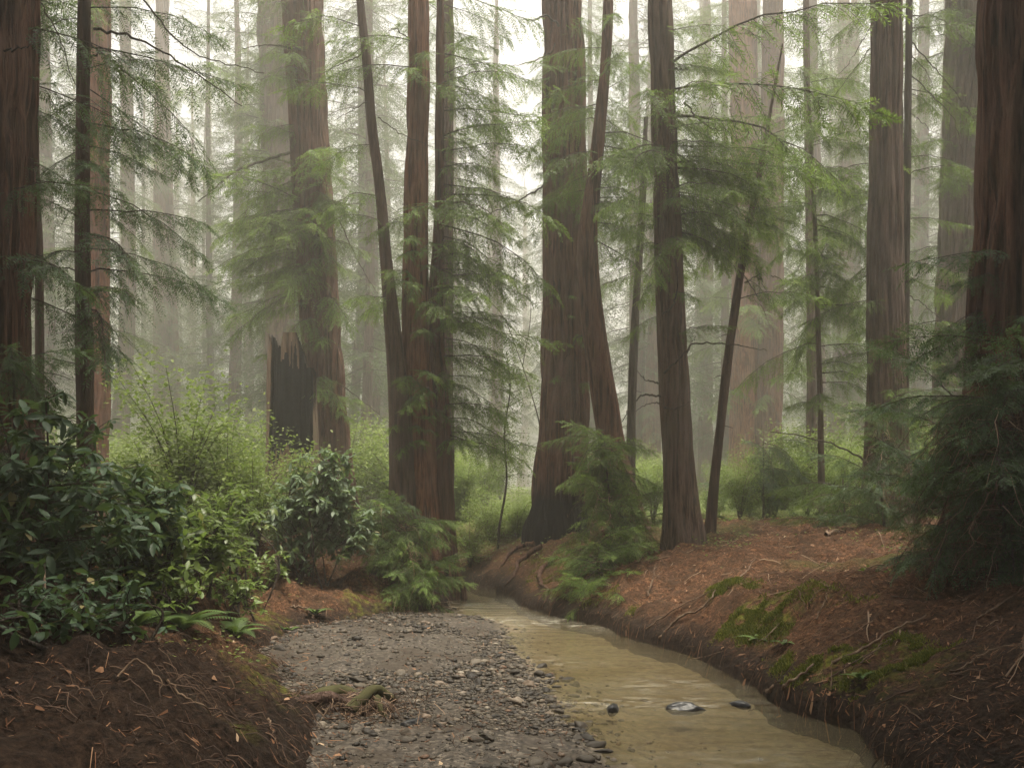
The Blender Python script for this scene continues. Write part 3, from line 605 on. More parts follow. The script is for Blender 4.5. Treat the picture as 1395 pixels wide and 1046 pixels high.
# --- the pair on the root mound
tree('redwood_tree', 'largest straight redwood of the leaning pair, its foot charred black on the root mound', 20.2, [(766, -10, 54), (768, 150, 57), (770, 300, 60), (771, 450, 62), (768, 580, 66), (762, 680, 72), (760, 750, 82)], BARK, None,
     [(10, 70, 8, 0.6, -60, 60, MIDB), (90, 150, 8, 0.55, 240, 330, MIDB), (150, 300, 14, 0.5, 220, 330, MIDB), (400, 540, 10, 0.4, 230, 320, MIDB), (90, 420, 8, 0.5, 150, 210, MIDB)],
     [([(762, 36, -0.7), (745, 22, -0.9), (728, 28, -1), (712, 27, -1)], 0.028), ([(756, 60, -0.8), (750, 72, -0.9), (725, 85, -1), (698, 90, -1)], 0.018), ([(745, 248, -0.6), (720, 265, -0.8), (683, 285, -1), (640, 300, -1.2)], 0.022), ([(800, 455, -1), (785, 462, -1.1), (768, 492, -1.1)], 0.025)], 3, flare=0.08, char=0.9)
rA = [o for o in COL.objects if o.get('label', '').startswith('largest straight redwood')][0]
for k, pl in enumerate([[(738, 752), (708, 768), (700, 790), (682, 800)], [(758, 768), (735, 785), (745, 812), (738, 826)], [(728, 748), (700, 752), (680, 778)]]):
    Q = [gp(*q) for q in pl]; C = spline(np.array([(x, y, h1(x, y) + (0.05 if i else 0.14)) for i, (x, y) in enumerate(Q)]), 16); A = Acc(); C[1:] += np.random.default_rng(k).normal(0, 0.015, (15, 3)); tube(A, C, np.linspace(0.06, 0.014, 16), 8); A.build('root', BARK, rA, True, off=np.array(rA.location))
tree('redwood_tree', 'bowed redwood stem leaning against the largest straight redwood, leafy sprouts round its foot', 18.2, [(829, -10, 14), (825, 90, 15), (815, 190, 17), (806, 270, 22), (800, 340, 28), (806, 420, 31), (816, 500, 34), (828, 570, 36), (840, 640, 38), (854, 740, 40), (860, 790, 44)], BARK, None,
     [(20, 150, 14, 0.6, 0, 360, MIDB), (130, 290, 30, 0.75, -70, 250, MIDB), (180, 330, 14, 0.8, -50, 40, MIDB)], (), 3, flare=0.3, char=0.0)
tree('sapling_tree', 'slim straight pole tree between the bowed redwood and the creekside redwood', 21.5, [(880, 160, 6), (874, 300, 9), (866, 420, 11), (860, 560, 12), (858, 740, 15)], BARK_THIN, 11, [(180, 420, 14, 0.7, 0, 360, MIDB)], (), 2, flare=0.15, stubs=6)
tree('redwood_tree', 'grey-brown creekside redwood tapering up from the red litter bank', 15.6, [(898, -10, 32), (903, 120, 32), (908, 260, 35), (913, 400, 38), (919, 530, 41), (925, 650, 45), (930, 770, 52)], BARK_GREY, None,
     [(40, 110, 10, 0.7, -60, 60, MIDB), (140, 230, 14, 0.8, 220, 400, MIDB), (190, 330, 30, 0.85, -60, 70, MIDB), (220, 360, 12, 0.7, 180, 330, MIDB), (300, 460, 10, 0.6, 150, 330, MIDB), (60, 300, 8, 1.0, -50, 30, LONGB)],
     [([(936, 480, -0.3), (945, 468, -0.5), (990, 468, -0.6), (1045, 478, -0.7)], 0.018), ([(905, 508, -0.4), (925, 490, -0.7), (940, 470, -0.8), (948, 458, -0.8)], 0.022), ([(902, 428, -0.4), (918, 415, -0.6), (924, 370, -0.6), (918, 352, -0.6)], 0.02),
      ([(900, 540, -0.1), (875, 538, -0.3), (858, 555, -0.4), (845, 580, -0.6)], 0.02), ([(900, 522, 0), (880, 517, -0.2), (868, 505, -0.3)], 0.014), ([(900, 546, 0), (880, 552, -0.2), (862, 562, -0.3)], 0.012), ([(905, 556, -0.4), (920, 556, -0.6), (940, 547, -0.6)], 0.014),
      ([(915, 95, 0), (938, 94, -0.2)], 0.02), ([(932, 140, 0), (960, 170, -0.2), (985, 178, -0.3)], 0.02)], 3, flare=0.16)
tree('sapling_tree', 'thin pole tree leaning right from the crest of the red litter bank', 16.8, [(1066, 60, 1.5), (1048, 160, 5), (1034, 240, 8), (1018, 320, 9), (1003, 410, 11), (988, 520, 12), (976, 630, 13), (967, 735, 15)], BARK_DARK, 11.2,
     [(160, 330, 30, 0.65, 0, 360, MIDB), (250, 420, 10, 0.6, -40, 60, MIDB)], [([(1010, 370, 0), (1030, 400, -0.3), (1048, 440, -0.5)], 0.012), ([(1014, 385, 0), (1035, 380, -0.3), (1052, 420, -0.4)], 0.012)], 2, flare=0.25, stubs=5)
# --- right side
tree('redwood_tree', 'wide mist-pale redwood, the left one of two close trunks behind the red bank', 46, [(1012, 0, 36), (1015, 200, 38), (1018, 450, 42), (1020, 690, 52)], BARK_RED, None, [(-20, 600, 36, 1.4, 0, 360, LONGB)], (), 2)
tree('redwood_tree', 'mist-pale redwood, the right one of two close trunks behind the red bank', 45, [(1054, 0, 28), (1052, 200, 30), (1050, 450, 32), (1046, 690, 38)], BARK, None, [(-20, 560, 28, 1.35, 0, 360, LONGB)], (), 2)
tree('redwood_tree', 'thin dark straight redwood in front of the misty thicket of pole trees', 28, [(1098, 0, 8), (1101, 250, 9), (1105, 450, 12), (1106, 700, 14)], BARK_DARK, None, [(0, 600, 22, 0.85, 0, 360, MIDB)], (), 2, flare=0.2)
tree('redwood_tree', 'young redwood with bright green boughs between the litter bank and the smooth brown trunk', 19.5, [(1100, 95, 4), (1105, 200, 5), (1111, 330, 6), (1116, 500, 7), (1120, 720, 9)], BARK_GREEN, 11.9,
     [(95, 200, 26, 0.5, 0, 360, MIDB), (180, 420, 46, 0.8, 0, 360, MIDB), (380, 560, 18, 0.75, 0, 360, MIDB)], [([(1050, 375, -1), (1090, 390, -1.2), (1105, 395, -1.2)], 0.012)], 2, flare=0.1)
tree('redwood_tree', 'smooth straight brown redwood with fine vertical fibres behind the dark right-hand thicket', 17.5, [(1208, -10, 39), (1207, 150, 41), (1207, 330, 45), (1207, 480, 50), (1208, 600, 54), (1210, 700, 62)], BARK_GREY, None,
     [(380, 560, 8, 0.45, 180, 330, MIDB), (480, 640, 12, 0.6, 200, 350, MIDB)], [([(1196, 645, -0.5), (1170, 622, -1.8), (1120, 600, -3.0), (1050, 588, -4.0)], 0.024)], 3, flare=0.3)
tree('redwood_tree', 'thin dark stem hugging the smooth brown redwood, its bare limbs arching down', 18.6, [(1239, -10, 9), (1236, 200, 10), (1233, 400, 11), (1231, 640, 13)], BARK_THIN, None, [(-40, 520, 30, 0.75, -80, 80, MIDB), (0, 500, 20, 0.8, 110, 250, MIDB)],
     [([(1240, 22, 0), (1280, 25, -0.3), (1320, 60, -0.5), (1345, 75, -0.6)], 0.014), ([(1240, 38, 0), (1270, 40, -0.2), (1310, 65, -0.3)], 0.012), ([(1240, 55, 0), (1275, 95, -0.2), (1320, 150, -0.3), (1335, 190, -0.3)], 0.014), ([(1238, 100, 0), (1270, 130, -0.2), (1300, 165, -0.3), (1312, 215, -0.3)], 0.014),
      ([(1235, 400, 0), (1265, 420, -0.2), (1290, 445, -0.3)], 0.012), ([(1235, 150, 0), (1265, 175, 0.2), (1285, 185, 0.3)], 0.01), ([(1190, 30, -0.3), (1160, 80, -0.4), (1135, 110, -0.5)], 0.012), ([(1190, 60, -0.3), (1160, 100, -0.4), (1120, 150, -0.5)], 0.012)], 2, flare=0.1)
tree('redwood_tree', 'broad green-tinged redwood behind the dark right-hand thicket, foliage veiling its trunk', 24, [(1316, -10, 50), (1313, 150, 50), (1308, 300, 52), (1303, 450, 54), (1302, 650, 62)], BARK_GREEN, None, [(-20, 480, 40, 0.8, 150, 390, MIDB)], (), 3, upper=(14, 26, 3.0, 50))
tree('redwood_tree', 'massive deeply furrowed dark redwood rising out of the dark right-hand thicket', 9.8, [(1412, -10, 134), (1410, 150, 136), (1407, 300, 142), (1404, 420, 148), (1404, 700, 165)], BARK, 24, [(350, 480, 10, 0.6, 150, 260, MIDB)], (), 3, upper=(11, 23, 2.5, 50), needles=NEEDLE_DARK)

# ------------------------------------------------------------------ burnt stump
def stump():
    D = 22.8; c = V(398, 680, D); zg = h1(c[0], D); base = np.array([c[0], D, zg])
    root = tag(empty('burnt_stump', base), 'hollow burnt redwood stump with a jagged broken top and black inside', 'stump')
    R0 = PXW(78, D) / 2; rg = np.random.default_rng(5); nth, nz = 260, 110
    def shell(r_of, mat, name, flip, zoff):
        th = np.linspace(0, 2 * np.pi, nth, endpoint=False); zz = np.linspace(-0.4, 6.0, nz)
        TH, Z = np.meshgrid(th, zz)
        rid = 0.05 * (vnoise(TH * 5, Z * 0.4, 3) - 0.5) + 0.03 * (vnoise(TH * 11, Z * 0.6, 8) - 0.5)
        r = r_of * (1 + 0.25 * np.exp(-np.maximum(Z, 0) / 0.9)) - 0.035 * Z * r_of + rid
        v = np.stack([r * np.cos(TH), r * np.sin(TH), Z], -1)
        i = np.arange(nz - 1)[:, None] * nth; j = np.arange(nth)[None]; j2 = (j + 1) % nth
        q = np.stack([i + j, i + j2, i + nth + j2, i + nth + j], -1).reshape(-1, 4)
        # opening towards the front right; jagged top
        thc = np.degrees((np.broadcast_to(th, (nz - 1, nth)))) % 360; zc = np.broadcast_to((zz[:-1] + zz[1:])[:, None] / 2, (nz - 1, nth))
        jag = 0.75 * np.abs(2 * vnoise(thc / 6.0, zc * 0, 4) - 1) ** 1.4 + 0.35 * vnoise(thc / 1.8, zc * 0, 14) + 0.9 * vnoise(thc / 30.0, zc * 0, 6)
        kn = np.array([(0, 5.0), (60, 5.7), (100, 6.5), (140, 6.1), (180, 6.9), (203, 7.05), (214, 6.1), (228, 6.75), (243, 5.3), (262, 6.5), (285, 6.75), (300, 6.2), (314, 5.1), (335, 4.3), (360, 5.0)])
        top = np.interp(thc, kn[:, 0], kn[:, 1]) - zg + 0.32 * (jag - 0.8)
        edge = 16 * (vnoise(zc * 1.1, thc * 0, 9) - 0.5) + 5 * (vnoise(zc * 6, thc * 0, 19) - 0.5)
        hole = (thc > 226 + edge) & (thc < 335 + edge) & (zc > 2.6 - zg + 0.9 * vnoise(thc / 4, zc * 0, 12)) & ~((thc > 256) & (thc < 300) & (zc > 5.3 - zg + 0.9 * vnoise(thc / 3, zc * 0, 14)))
        k = ((zc < top) & ~hole).ravel()
        zt = np.interp(np.degrees(TH) % 360, kn[:, 0], kn[:, 1]) - zg
        ch = np.clip(0.9 - (zt - Z) / 0.4 + 0.8 * (vnoise(TH * 6, Z * 1.5, 33) - 0.5), 0, 0.95); ch = np.maximum(ch, np.clip(1 - np.abs(np.degrees(TH) - 232) / 6 + (vnoise(TH * 9, Z * 2, 35) - 0.5), 0, 0.95) * 0.8)
        me = mesh(name, v.reshape(-1, 3), q[k], mat, True, attrs={'char': ch.ravel()}); return obj(name, me, root)
    shell(R0, bark_mat('stump_wood', (0.025, 0.016, 0.011), (0.13, 0.082, 0.052), (0.24, 0.165, 0.11), 0.2, 9), 'outer_wood', False, 0); shell(R0 - 0.11, CHAR, 'charred_inside', True, 0)
stump()

# ------------------------------------------------------------------ background forest
rb = np.random.default_rng(99)
far_crown, far_trunk, far_limb = [], [], []
for k in range(4):
    fa, wa = Acc(), Acc(); hgt = 42
    for i in range(205):
        u = (i + rb.random()) / 205; z = 1.8 + (hgt - 2.3) * u ** 1.05
        sc_ = (1.0 - 0.7 * u ** 1.5) * rb.uniform(0.6, 1.15) * (0.7 + 0.5 * (u > 0.12))
        if rb.random() < 0.12: continue
        put_branch(fa, wa, FARB[rb.integers(8)], np.array([0, 0, z]), rb.uniform(0, 6.28), rb.uniform(-0.3, 0.15), sc_, rb.normal(0, 0.25), rb.normal(0, 0.15))
    far_crown.append(mesh('crown', np.concatenate(fa.v), np.concatenate(fa.q), NEEDLE_FAR, False, np.concatenate(fa.tint)))
    far_limb.append(mesh('limbs', np.concatenate(wa.v), np.concatenate(wa.q), BARK_THIN, False, np.concatenate(wa.tint)))
    bow = rb.normal(0, 0.25, 5).cumsum()
    P = np.stack([bow, rb.normal(0, 0.1, 5), np.array([-0.8, 3, 12, 28, 43])], -1); P[:2, :2] = 0
    far_trunk.append([trunk_mesh(P, np.array([1, 0.9, 0.75, 0.5, 0.06]) * r, 22, 60, 500 + k, m, flare=0.35, zg=0.0) for r, m in ((0.30, BARK_DARK), (0.55, BARK), (0.85, BARK_GREY))])
fa = Acc()
for i in range(240):
    put_branch(fa, None, FARB[rb.integers(8)], np.array([0, 0, rb.uniform(9.5, 26)]), rb.uniform(0, 6.28), rb.uniform(-0.1, 0.3), rb.uniform(0.6, 1.1), rb.normal(0, 0.25))
shade_crown = mesh('crown', np.concatenate(fa.v), np.concatenate(fa.q), NEEDLE_FAR, False, np.concatenate(fa.tint))  # dense lifted crown, made for the added shade trees
def far_tree(px, D, size, k, label, group, s=1.0, crown=True, high=False):
    if D > 25: D, s = D * 1.5, s * 1.4
    x = (px - CX) / FPX * D; zg = h1(x, D)
    root = tag(empty('redwood_tree', (x, D, zg)), label, 'tree', group); root.rotation_euler[2] = rb.uniform(0, 6.28); root.scale = (s, s, s)
    obj('trunk', far_trunk[k][size], root)
    if high: tag(obj('crown', shade_crown, root), kind='stuff')
    elif crown: tag(obj('crown', far_crown[k], root), kind='stuff'); tag(obj('limbs', far_limb[k], root), kind='stuff')
named = [(62, 40, 1, 'pale redwood glimpsed between the massive dark trunk and the slim dark redwood'), (163, 44, 1, 'broad misty redwood close behind the straight pale reddish one'),
         (221, 50, 1, 'tall misty redwood, left one of the twin trunks parted by a slit'), (237, 51, 1, 'tall misty redwood, right one of the twin trunks parted by a slit'),
         (676, 58, 1, 'very faint tall redwood in the bright misty gap behind the creek'), (1140, 44, 1, 'misty redwood right behind the thin dark straight redwood'),
         (1168, 48, 1, 'pale misty redwood close left of the smooth brown redwood'), (1252, 46, 1, 'pale misty redwood glimpsed right of the thin stem with arching limbs'), (566, 47, 0, 'thin misty redwood seen right behind the fused trunk clump'), (480, 42, 0, 'thin misty redwood in the gap left of the fused trunk clump')]
for i, (px, D, sz, lab) in enumerate(named): far_tree(px, D, sz, i % 4, lab, None, rb.uniform(0.9, 1.1), crown=px not in (221,))
placed = [(p[0], p[1]) for p in named]
GAPS = [(-400, 100, 'left of the slim dark redwood'), (100, 300, 'between the slim dark redwood and the burnt stump'), (300, 475, 'around the big furrowed redwood by the burnt stump'), (475, 620, 'behind the fused trunk clump'), (620, 745, 'in the bright gap behind the creek bend'),
        (745, 890, 'behind the leaning pair on the root mound'), (890, 1000, 'behind the creekside redwood'), (1000, 1120, 'behind the two close misty trunks'), (1120, 1240, 'around the smooth brown redwood'), (1240, 1900, 'around the broad green-tinged redwood')]
def gap(px): return next(g for a, b, g in GAPS if a <= px < b)
tries = 0; nfar = 0
while nfar < 150 and tries < 9000:
    tries += 1
    D = rb.uniform(29, 88) if nfar < 66 else rb.uniform(85, 150); px = rb.uniform(-120, 1520)
    if 625 < px < 745 and D < 66: continue
    if 690 < px < 720 and D < 100: continue
    if any(abs(px - a) < 14 and abs(D - b) < 14 for a, b in placed): continue
    if D < 38 and rb.random() < 0.5: continue
    placed.append((px, D)); nfar += 1
    kd = 'fog-veiled redwood with feathery boughs' if D < 60 else ('faint redwood deep in the mist' if D < 88 else 'barely visible distant redwood')
    far_tree(px, D, int(rb.choice([0, 0, 1, 1, 2])), int(rb.integers(4)), kd + ' ' + gap(px), kd + ' ' + gap(px), rb.uniform(0.75, 1.1) * (1.0 if D < 88 else 1.25))
# unseen redwoods added round and behind the viewpoint to shade the foreground
for i, (x, y) in enumerate([(-4.8, 4.2), (-5.1, 6.2), (-7.8, 8.6), (-5.5, 1.2), (-3.0, -3.0), (3.4, -2.6), (0.4, -6.5), (5.7, 4.6), (6.0, 1.5), (8.8, 5.6), (-8, -4), (8, -5), (-12, -6), (12, -5), (-8, -13), (9, -14), (0.5, -12), (14.5, 1), (-14.5, 1)]):
    far_tree(CX + x * FPX / y, y, 1 + i % 2, i % 4, 'tall unseen redwood added round the viewpoint to shade the foreground', 'unseen shade redwoods added round and behind the viewpoint', 1.05, high=True)

# ------------------------------------------------------------------ shrubs
def leaf_shape(L, W, fold=0.12, curl=0.12):
    t = np.array([0, 0.25, 0.55, 0.82, 1.0]); w = np.array([0.12, 0.8, 1.0, 0.62, 0.0]) * W / 2
    c = np.stack([t * L, 0 * t, -curl * L * t ** 2], -1)
    l = c + np.stack([0 * t, w, fold * w * 2], -1); r = c + np.stack([0 * t, -w, fold * w * 2], -1)
    v = np.concatenate([l, c, r]); q = []
    for i in range(4): q += [(i, i + 1, 6 + i, 5 + i), (5 + i, 6 + i, 11 + i, 10 + i)]
    return v, np.array(q)
def broad_shrub(name, label, base, stems, leafL, leafW, mat, seed, n_parts=290, group=None, whorl=(6, 9), up=-0.3, sub=3):
    """stems: list of end points (world). Each carries whorls of leaves at its end and on side twigs"""
    rg = np.random.default_rng(seed); base = np.asarray(base, float)
    root = tag(empty(name, base), label, 'shrub', group)
    wood = Acc(); whs = []
    mains = []
    for q, e in enumerate(stems):
        e = np.asarray(e, float)
        if q < max(5, len(stems) // 9):        # a few main stems rise from the ground, the rest fork from them
            b = base.copy(); b[:2] += 0.5 * (e[:2] - base[:2]) + rg.normal(0, 0.1, 2); b[2] = h1(b[0], b[1]) - 0.05
            C = spline(np.array([b, (b + e) / 2 + np.append(rg.normal(0, 0.15, 2), 0.1), e]), 12); tube(wood, C, np.linspace(0.018, 0.006, 12), 5, rg.random() * 0.6); mains.append(C)
        else:
            M = np.concatenate(mains); k = np.argmin(np.linalg.norm((M - e) * (1, 1, 0.8), axis=1) + 0.5 * np.maximum(M[:, 2] - e[2] + 0.15, 0)); C = spline(np.array([M[k], (M[k] + e) / 2 + (0, 0, -0.04), e]), 12); tube(wood, C[::3], np.linspace(0.008, 0.004, 4), 4, rg.random() * 0.6)
        whs.append(e)
        for _ in range(sub):
            u = rg.integers(5, 12); d = rg.normal(0, 1, 3); d[2] = d[2] * 0.6 + 0.15; d /= np.linalg.norm(d); t2 = C[u] + d * rg.uniform(0.10, 0.32)
            tube(wood, np.array([C[u], t2]), [0.005, 0.003], 3, 0.4); whs.append(t2)
    leaves = []
    for w in whs:
        n = rg.integers(whorl[0], whorl[1] + 1); a0 = rg.uniform(0, 6.28); tilt = rg.normal(0, 0.35, 2); tn = rg.random() * 0.5
        for i in range(n):
            az = a0 + i * 6.283 / n + rg.normal(0, 0.2); pit = rg.normal(up, 0.3) + tilt[0] * math.cos(az) + tilt[1] * math.sin(az)
            leaves.append((w - np.array([0, 0, rg.uniform(0, 0.05)]), az, pit, rg.normal(0, 0.4), rg.uniform(0.45, 1.2), min(1.0, tn + rg.random() * 0.45 + (0.5 if rg.random() < 0.05 else 0))))
    me = []
    for k in range(8):
        v, q = leaf_shape(leafL, leafW * (0.9 + 0.05 * (k % 4)), 0.10 + 0.03 * (k % 3), 0.05 + 0.06 * (k % 4)); me.append((v, q, mesh('leaf', v, q, mat, True, np.full(len(v), 0.12 + 0.105 * k))))
    # the nearest leaves (to the creek side) are parts, the rest one mass
    leaves.sort(key=lambda l: np.linalg.norm(l[0] - np.array([0, 0, CAMH])) - 0.6 * l[0][2])
    rest = Acc()
    for i, (p, az, pit, ro, s, tn) in enumerate(leaves):
        k = min(7, int(tn * 8)); R = rot(az, pit, ro)
        if i < n_parts:
            o = obj('leaf', me[k][2], root)
            M = Matrix(((*(R[0] * s), p[0] - base[0]), (*(R[1] * s), p[1] - base[1]), (*(R[2] * s), p[2] - base[2]), (0, 0, 0, 1))); o.matrix_basis = M
        else: rest.add(me[k][0] @ (R * s).T + p, q=me[k][1], tint=tn)
    r = rest.build('foliage', mat, root, True, off=base)
    if r: tag(r, kind='stuff')
    tag(wood.build('stems', BARK_THIN, root, True, off=base), kind='stuff')
    return root
def cloud(rg, n, cpx, cpy, D, rx, ry, rd, floor=-9.0):
    """stem ends inside an ellipsoid given by its centre pixel, distance and radii in pixels / metres"""
    c = V(cpx, cpy, D); out = []
    tries = 0
    while len(out) < n:
        tries += 1
        if tries > 60 * n: c = c + (0, 0.1, 0.1); tries = 0; floor -= 0.1
        u = rg.uniform(-1, 1, 3)
        if u @ u > 1 or u @ u < 0.30: continue
        p = c + u * np.array([PXW(rx, D), rd, PXW(ry, D)])
        g = h1(p[0], p[1])
        if p[2] < g + 0.10 or g < floor: continue
        out.append(p)
    return out
rg = np.random.default_rng(11)
def on_ground(px, D): x = (px - CX) / FPX * D; return np.array([x, D, h1(x, D)])
broad_shrub('rhododendron', 'large dark glossy broad-leaved rhododendron under the massive dark redwood', on_ground(40, 8.2), cloud(rg, 42, 20, 640, 8.2, 95, 140, 0.8, 0.6) + cloud(rg, 42, 110, 690, 8.0, 95, 125, 0.8, 0.6), 0.17, 0.06, BROAD, 1, 295)
broad_shrub('rhododendron', 'dark broad-leaved rhododendron mound between the slim dark redwood and the light green shrub', on_ground(150, 9.0), cloud(rg, 90, 165, 715, 9.2, 110, 95, 0.7, 0.7), 0.15, 0.055, BROAD, 2, 290)
broad_shrub('rhododendron', 'pale dusty-green rhododendron dome in front of the burnt stump and the trunk clump', on_ground(440, 14.6), cloud(rg, 45, 408, 715, 14.3, 42, 42, 0.6) + cloud(rg, 55, 440, 658, 14.5, 42, 55, 0.6) + cloud(rg, 40, 478, 700, 14.6, 34, 48, 0.5), 0.17, 0.055, BROAD_PALE, 3, 290, whorl=(7, 10))
broad_shrub('leafy_shrub', 'sprawling light green broad-leaved shrub on the lip of the creek bank above the ferns', on_ground(270, 10.0), cloud(rg, 70, 240, 745, 9.7, 70, 60, 0.7, 0.7) + cloud(rg, 60, 300, 720, 10.3, 60, 60, 0.7, 0.7) + cloud(rg, 50, 335, 760, 10.4, 50, 45, 0.6, 0.6), 0.13, 0.055, BROAD_LIGHT, 4, 295, whorl=(3, 6), up=-0.2)
broad_shrub('leafy_shrub', 'light green broad-leaved shrub spilling between the sprawling shrub and the pale rhododendron dome', on_ground(345, 11.8), cloud(rg, 110, 345, 712, 12.0, 70, 58, 0.8, 0.5), 0.13, 0.05, BROAD_LIGHT, 5, 150, whorl=(3, 6), up=-0.2)

for q, (px, py, r, lab) in enumerate([(300, 800, 45, 'light green low plant spilling over the bank lip between the two larger ferns'), (355, 775, 38, 'low light green leafy plant beside the arching fern'), (215, 800, 60, 'low green leafy plant trailing over the dark bank under the rhododendrons'), (120, 815, 70, 'dark low leafy plant on the lip of the dark bank'), (30, 830, 60, 'darkest low leafy plant at the foot of the large rhododendron')]):
    x, D = gp(px, py + r * 0.7); broad_shrub('leafy_shrub', lab, (x, D, h1(x, D)), cloud(rg, 26, px, py, D + 0.1, r, r * 0.55, 0.35), 0.11, 0.05, BROAD_LIGHT if q < 3 else BROAD, 60 + q, 120, whorl=(3, 6), up=-0.2, sub=2)
# small-leaved understory shrubs: variants, then copies
def small_shrub_meshes(seed, n=5200, hgt=1.7, rad=1.0):
    rg = np.random.default_rng(seed); fa, wa = Acc(), Acc()
    nst = 16; cents = []
    for i in range(nst):
        a = rg.uniform(0, 6.28); e = np.array([math.cos(a) * rad * rg.uniform(0.2, 0.95), math.sin(a) * rad * rg.uniform(0.2, 0.95), hgt * rg.uniform(0.35, 1.0)])
        C = spline(np.array([[0, 0, -0.1], e * [0.35, 0.35, 0.6], e]), 10); tube(wa, C, np.linspace(0.014, 0.003, 10), 4, 0.4)
        for u in range(4, 10):
            for _ in range(3): cents.append(C[u] + rg.normal(0, 0.13, 3))
    cents = np.array(cents); k = rg.integers(len(cents), size=n); p = cents[k] + rg.normal(0, 0.10, (n, 3)); p[:, 2] = np.maximum(p[:, 2], 0.05)
    a = rg.uniform(0, 6.28, n); d = np.stack([np.cos(a), np.sin(a), rg.normal(-0.1, 0.35, n)], -1) * rg.uniform(0.045, 0.085, n)[:, None]
    w = np.stack([-np.sin(a), np.cos(a), rg.normal(0, 0.4, n)], -1) * rg.uniform(0.012, 0.022, n)[:, None]
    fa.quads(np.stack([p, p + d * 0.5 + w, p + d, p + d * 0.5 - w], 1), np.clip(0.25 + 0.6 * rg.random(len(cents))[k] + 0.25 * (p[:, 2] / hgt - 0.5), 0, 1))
    return (mesh('foliage', np.concatenate(fa.v), np.concatenate(fa.q), SMALL, False, np.concatenate(fa.tint)), mesh('stems', np.concatenate(wa.v), np.concatenate(wa.q), BARK_THIN, True, np.concatenate(wa.tint)))
SHR = [small_shrub_meshes(40 + k, hgt=1.5 + 0.25 * k, rad=0.9 + 0.1 * k) for k in range(4)]
def small_shrub(px, D, s, label, group=None, k=None, name='understory_shrub', sz=1.0):
    b = on_ground(px, D); root = tag(empty(name, b), label, 'shrub', group); root.rotation_euler[2] = rb.uniform(0, 6.28); root.scale = (s, s, s * sz)
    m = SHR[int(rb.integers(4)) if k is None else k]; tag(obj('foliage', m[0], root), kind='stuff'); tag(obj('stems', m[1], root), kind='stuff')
UG = 'understory shrubs between the trunks'
for px, D, s, lab in [(640, 20.5, 0.75, 'low bright shrub at the bend of the creek beside the trunk clump'), (668, 22.5, 0.9, 'bright yellow-green shrub just behind the bend of the creek'), (705, 22.5, 0.9, 'bright green shrub left of the charred foot of the largest redwood'),
                      (1008, 20, 0.75, 'leafy green shrub behind the foot of the leaning pole tree'), (1055, 22, 0.8, 'round green shrub on the crest of the red litter bank'), (890, 23, 0.9, 'green shrub seen between the bowed redwood and the creekside redwood'),
                      (215, 14.2, 1.2, 'leafy green thicket shrub between the dark rhododendron mound and the tall feathery shrub'), (392, 19.5, 1.45, 'feathery shrub screening the foot of the burnt stump'), (345, 15.2, 1.0, 'small green shrub at the foot of the burnt stump'), (250, 15.5, 1.5, 'tall feathery green thicket shrub behind the light green broad-leaved shrub'), (310, 16.5, 1.35, 'bright green thicket shrub left of the burnt stump')]:
    small_shrub(px, D, s, lab)
n = 0
while n < 125:
    D = 21 * (62 / 21) ** rb.random(); px = rb.uniform(-60, 1450)
    if 690 < px < 830 and D < 24: continue
    x = (px - CX) / FPX * D
    if sdist(np.array([x]), np.array([D]), RIGHT)[0] < 0.6 and -sdist(np.array([x]), np.array([D]), TOE)[0] < 0.6: continue
    n += 1
    s = rb.uniform(0.6, 1.15) * (1.0 + 0.012 * (D - 20)) * (1.5 if px < 560 else 1.0) * (1.25 if px > 1060 else 1)
    small_shrub(px, D, s, ('misty' if D > 38 else 'small-leaved') + ' green understory shrub ' + gap(px), 'understory shrubs ' + gap(px))

# redwood sprout thickets
def sprout(name, label, base, cpts, pool, nb, scale, mat, seed, dead=0, group=None, az=None, stemr=0.03):
    """cpts: centre line points (world) from base upwards; branches hang off it"""
    rg = np.random.default_rng(seed); base = np.asarray(base, float); root = tag(empty(name, base), label, 'shrub', group)
    C = spline(np.array(cpts), 40); fa, wa, da = Acc(), Acc(), Acc()
    tube(wa, C, np.linspace(stemr, stemr * 0.3, 40), 6, 0.3)
    for i in range(nb):
        c = C[int(rg.uniform(0.06, 1.0) * 39)] + rg.normal(0, 0.08, 3); a = rg.uniform(0, 6.28) if az is None else math.radians(rg.uniform(*az))
        bough_parts(root, base, mat, pool[rg.integers(len(pool))], c, a, rg.uniform(-0.75, 0.7), scale * rg.uniform(0.35, 1.2), rg.normal(0, 0.3))
    for i in range(dead):
        c = C[int(rg.uniform(0.05, 0.95) * 39)]; a = rg.uniform(0, 6.28) if az is None else math.radians(rg.uniform(*az)); l = scale * rg.uniform(0.4, 1.3)
        u = np.linspace(0, 1, 9)[:, None]; D_ = np.array([math.cos(a), math.sin(a), 0])
        Q = c + D_ * l * u ** 0.8 + np.array([0, 0, 1]) * (0.15 * l * u - 0.95 * l * u ** 2.2) + np.cumsum(rg.normal(0, 0.032, (9, 3)), 0)
        tube(da, Q, np.linspace(0.0075, 0.003, 9), 3, rg.random())
        for _ in range(5):
            k = rg.integers(2, 9); e = Q[k] + rg.normal(0, 0.12, 3) + (0, 0, -0.10); tube(da, np.array([Q[k], (Q[k] + e) / 2 + rg.normal(0, 0.02, 3), e]), [0.003, 0.0025, 0.0015], 3, rg.random())
    wa.build('stem', BARK_THIN, root, off=base); dd = da.build('dead_twigs', TWIG, root, off=base)
    if dd: tag(dd, kind='stuff')
    return root
def cl(*pp): return [V(*p) for p in pp]
b = on_ground(846, 15.2); sprout('redwood_sprouts', 'tall drooping mass of redwood sprouts hanging over the water at the bowed trunk', b, [b, *cl((838, 790, 15.4), (832, 700, 15.8), (822, 590, 16.4))], NEARB + THICKB, 190, 0.62, SPROUT, 71, 110)
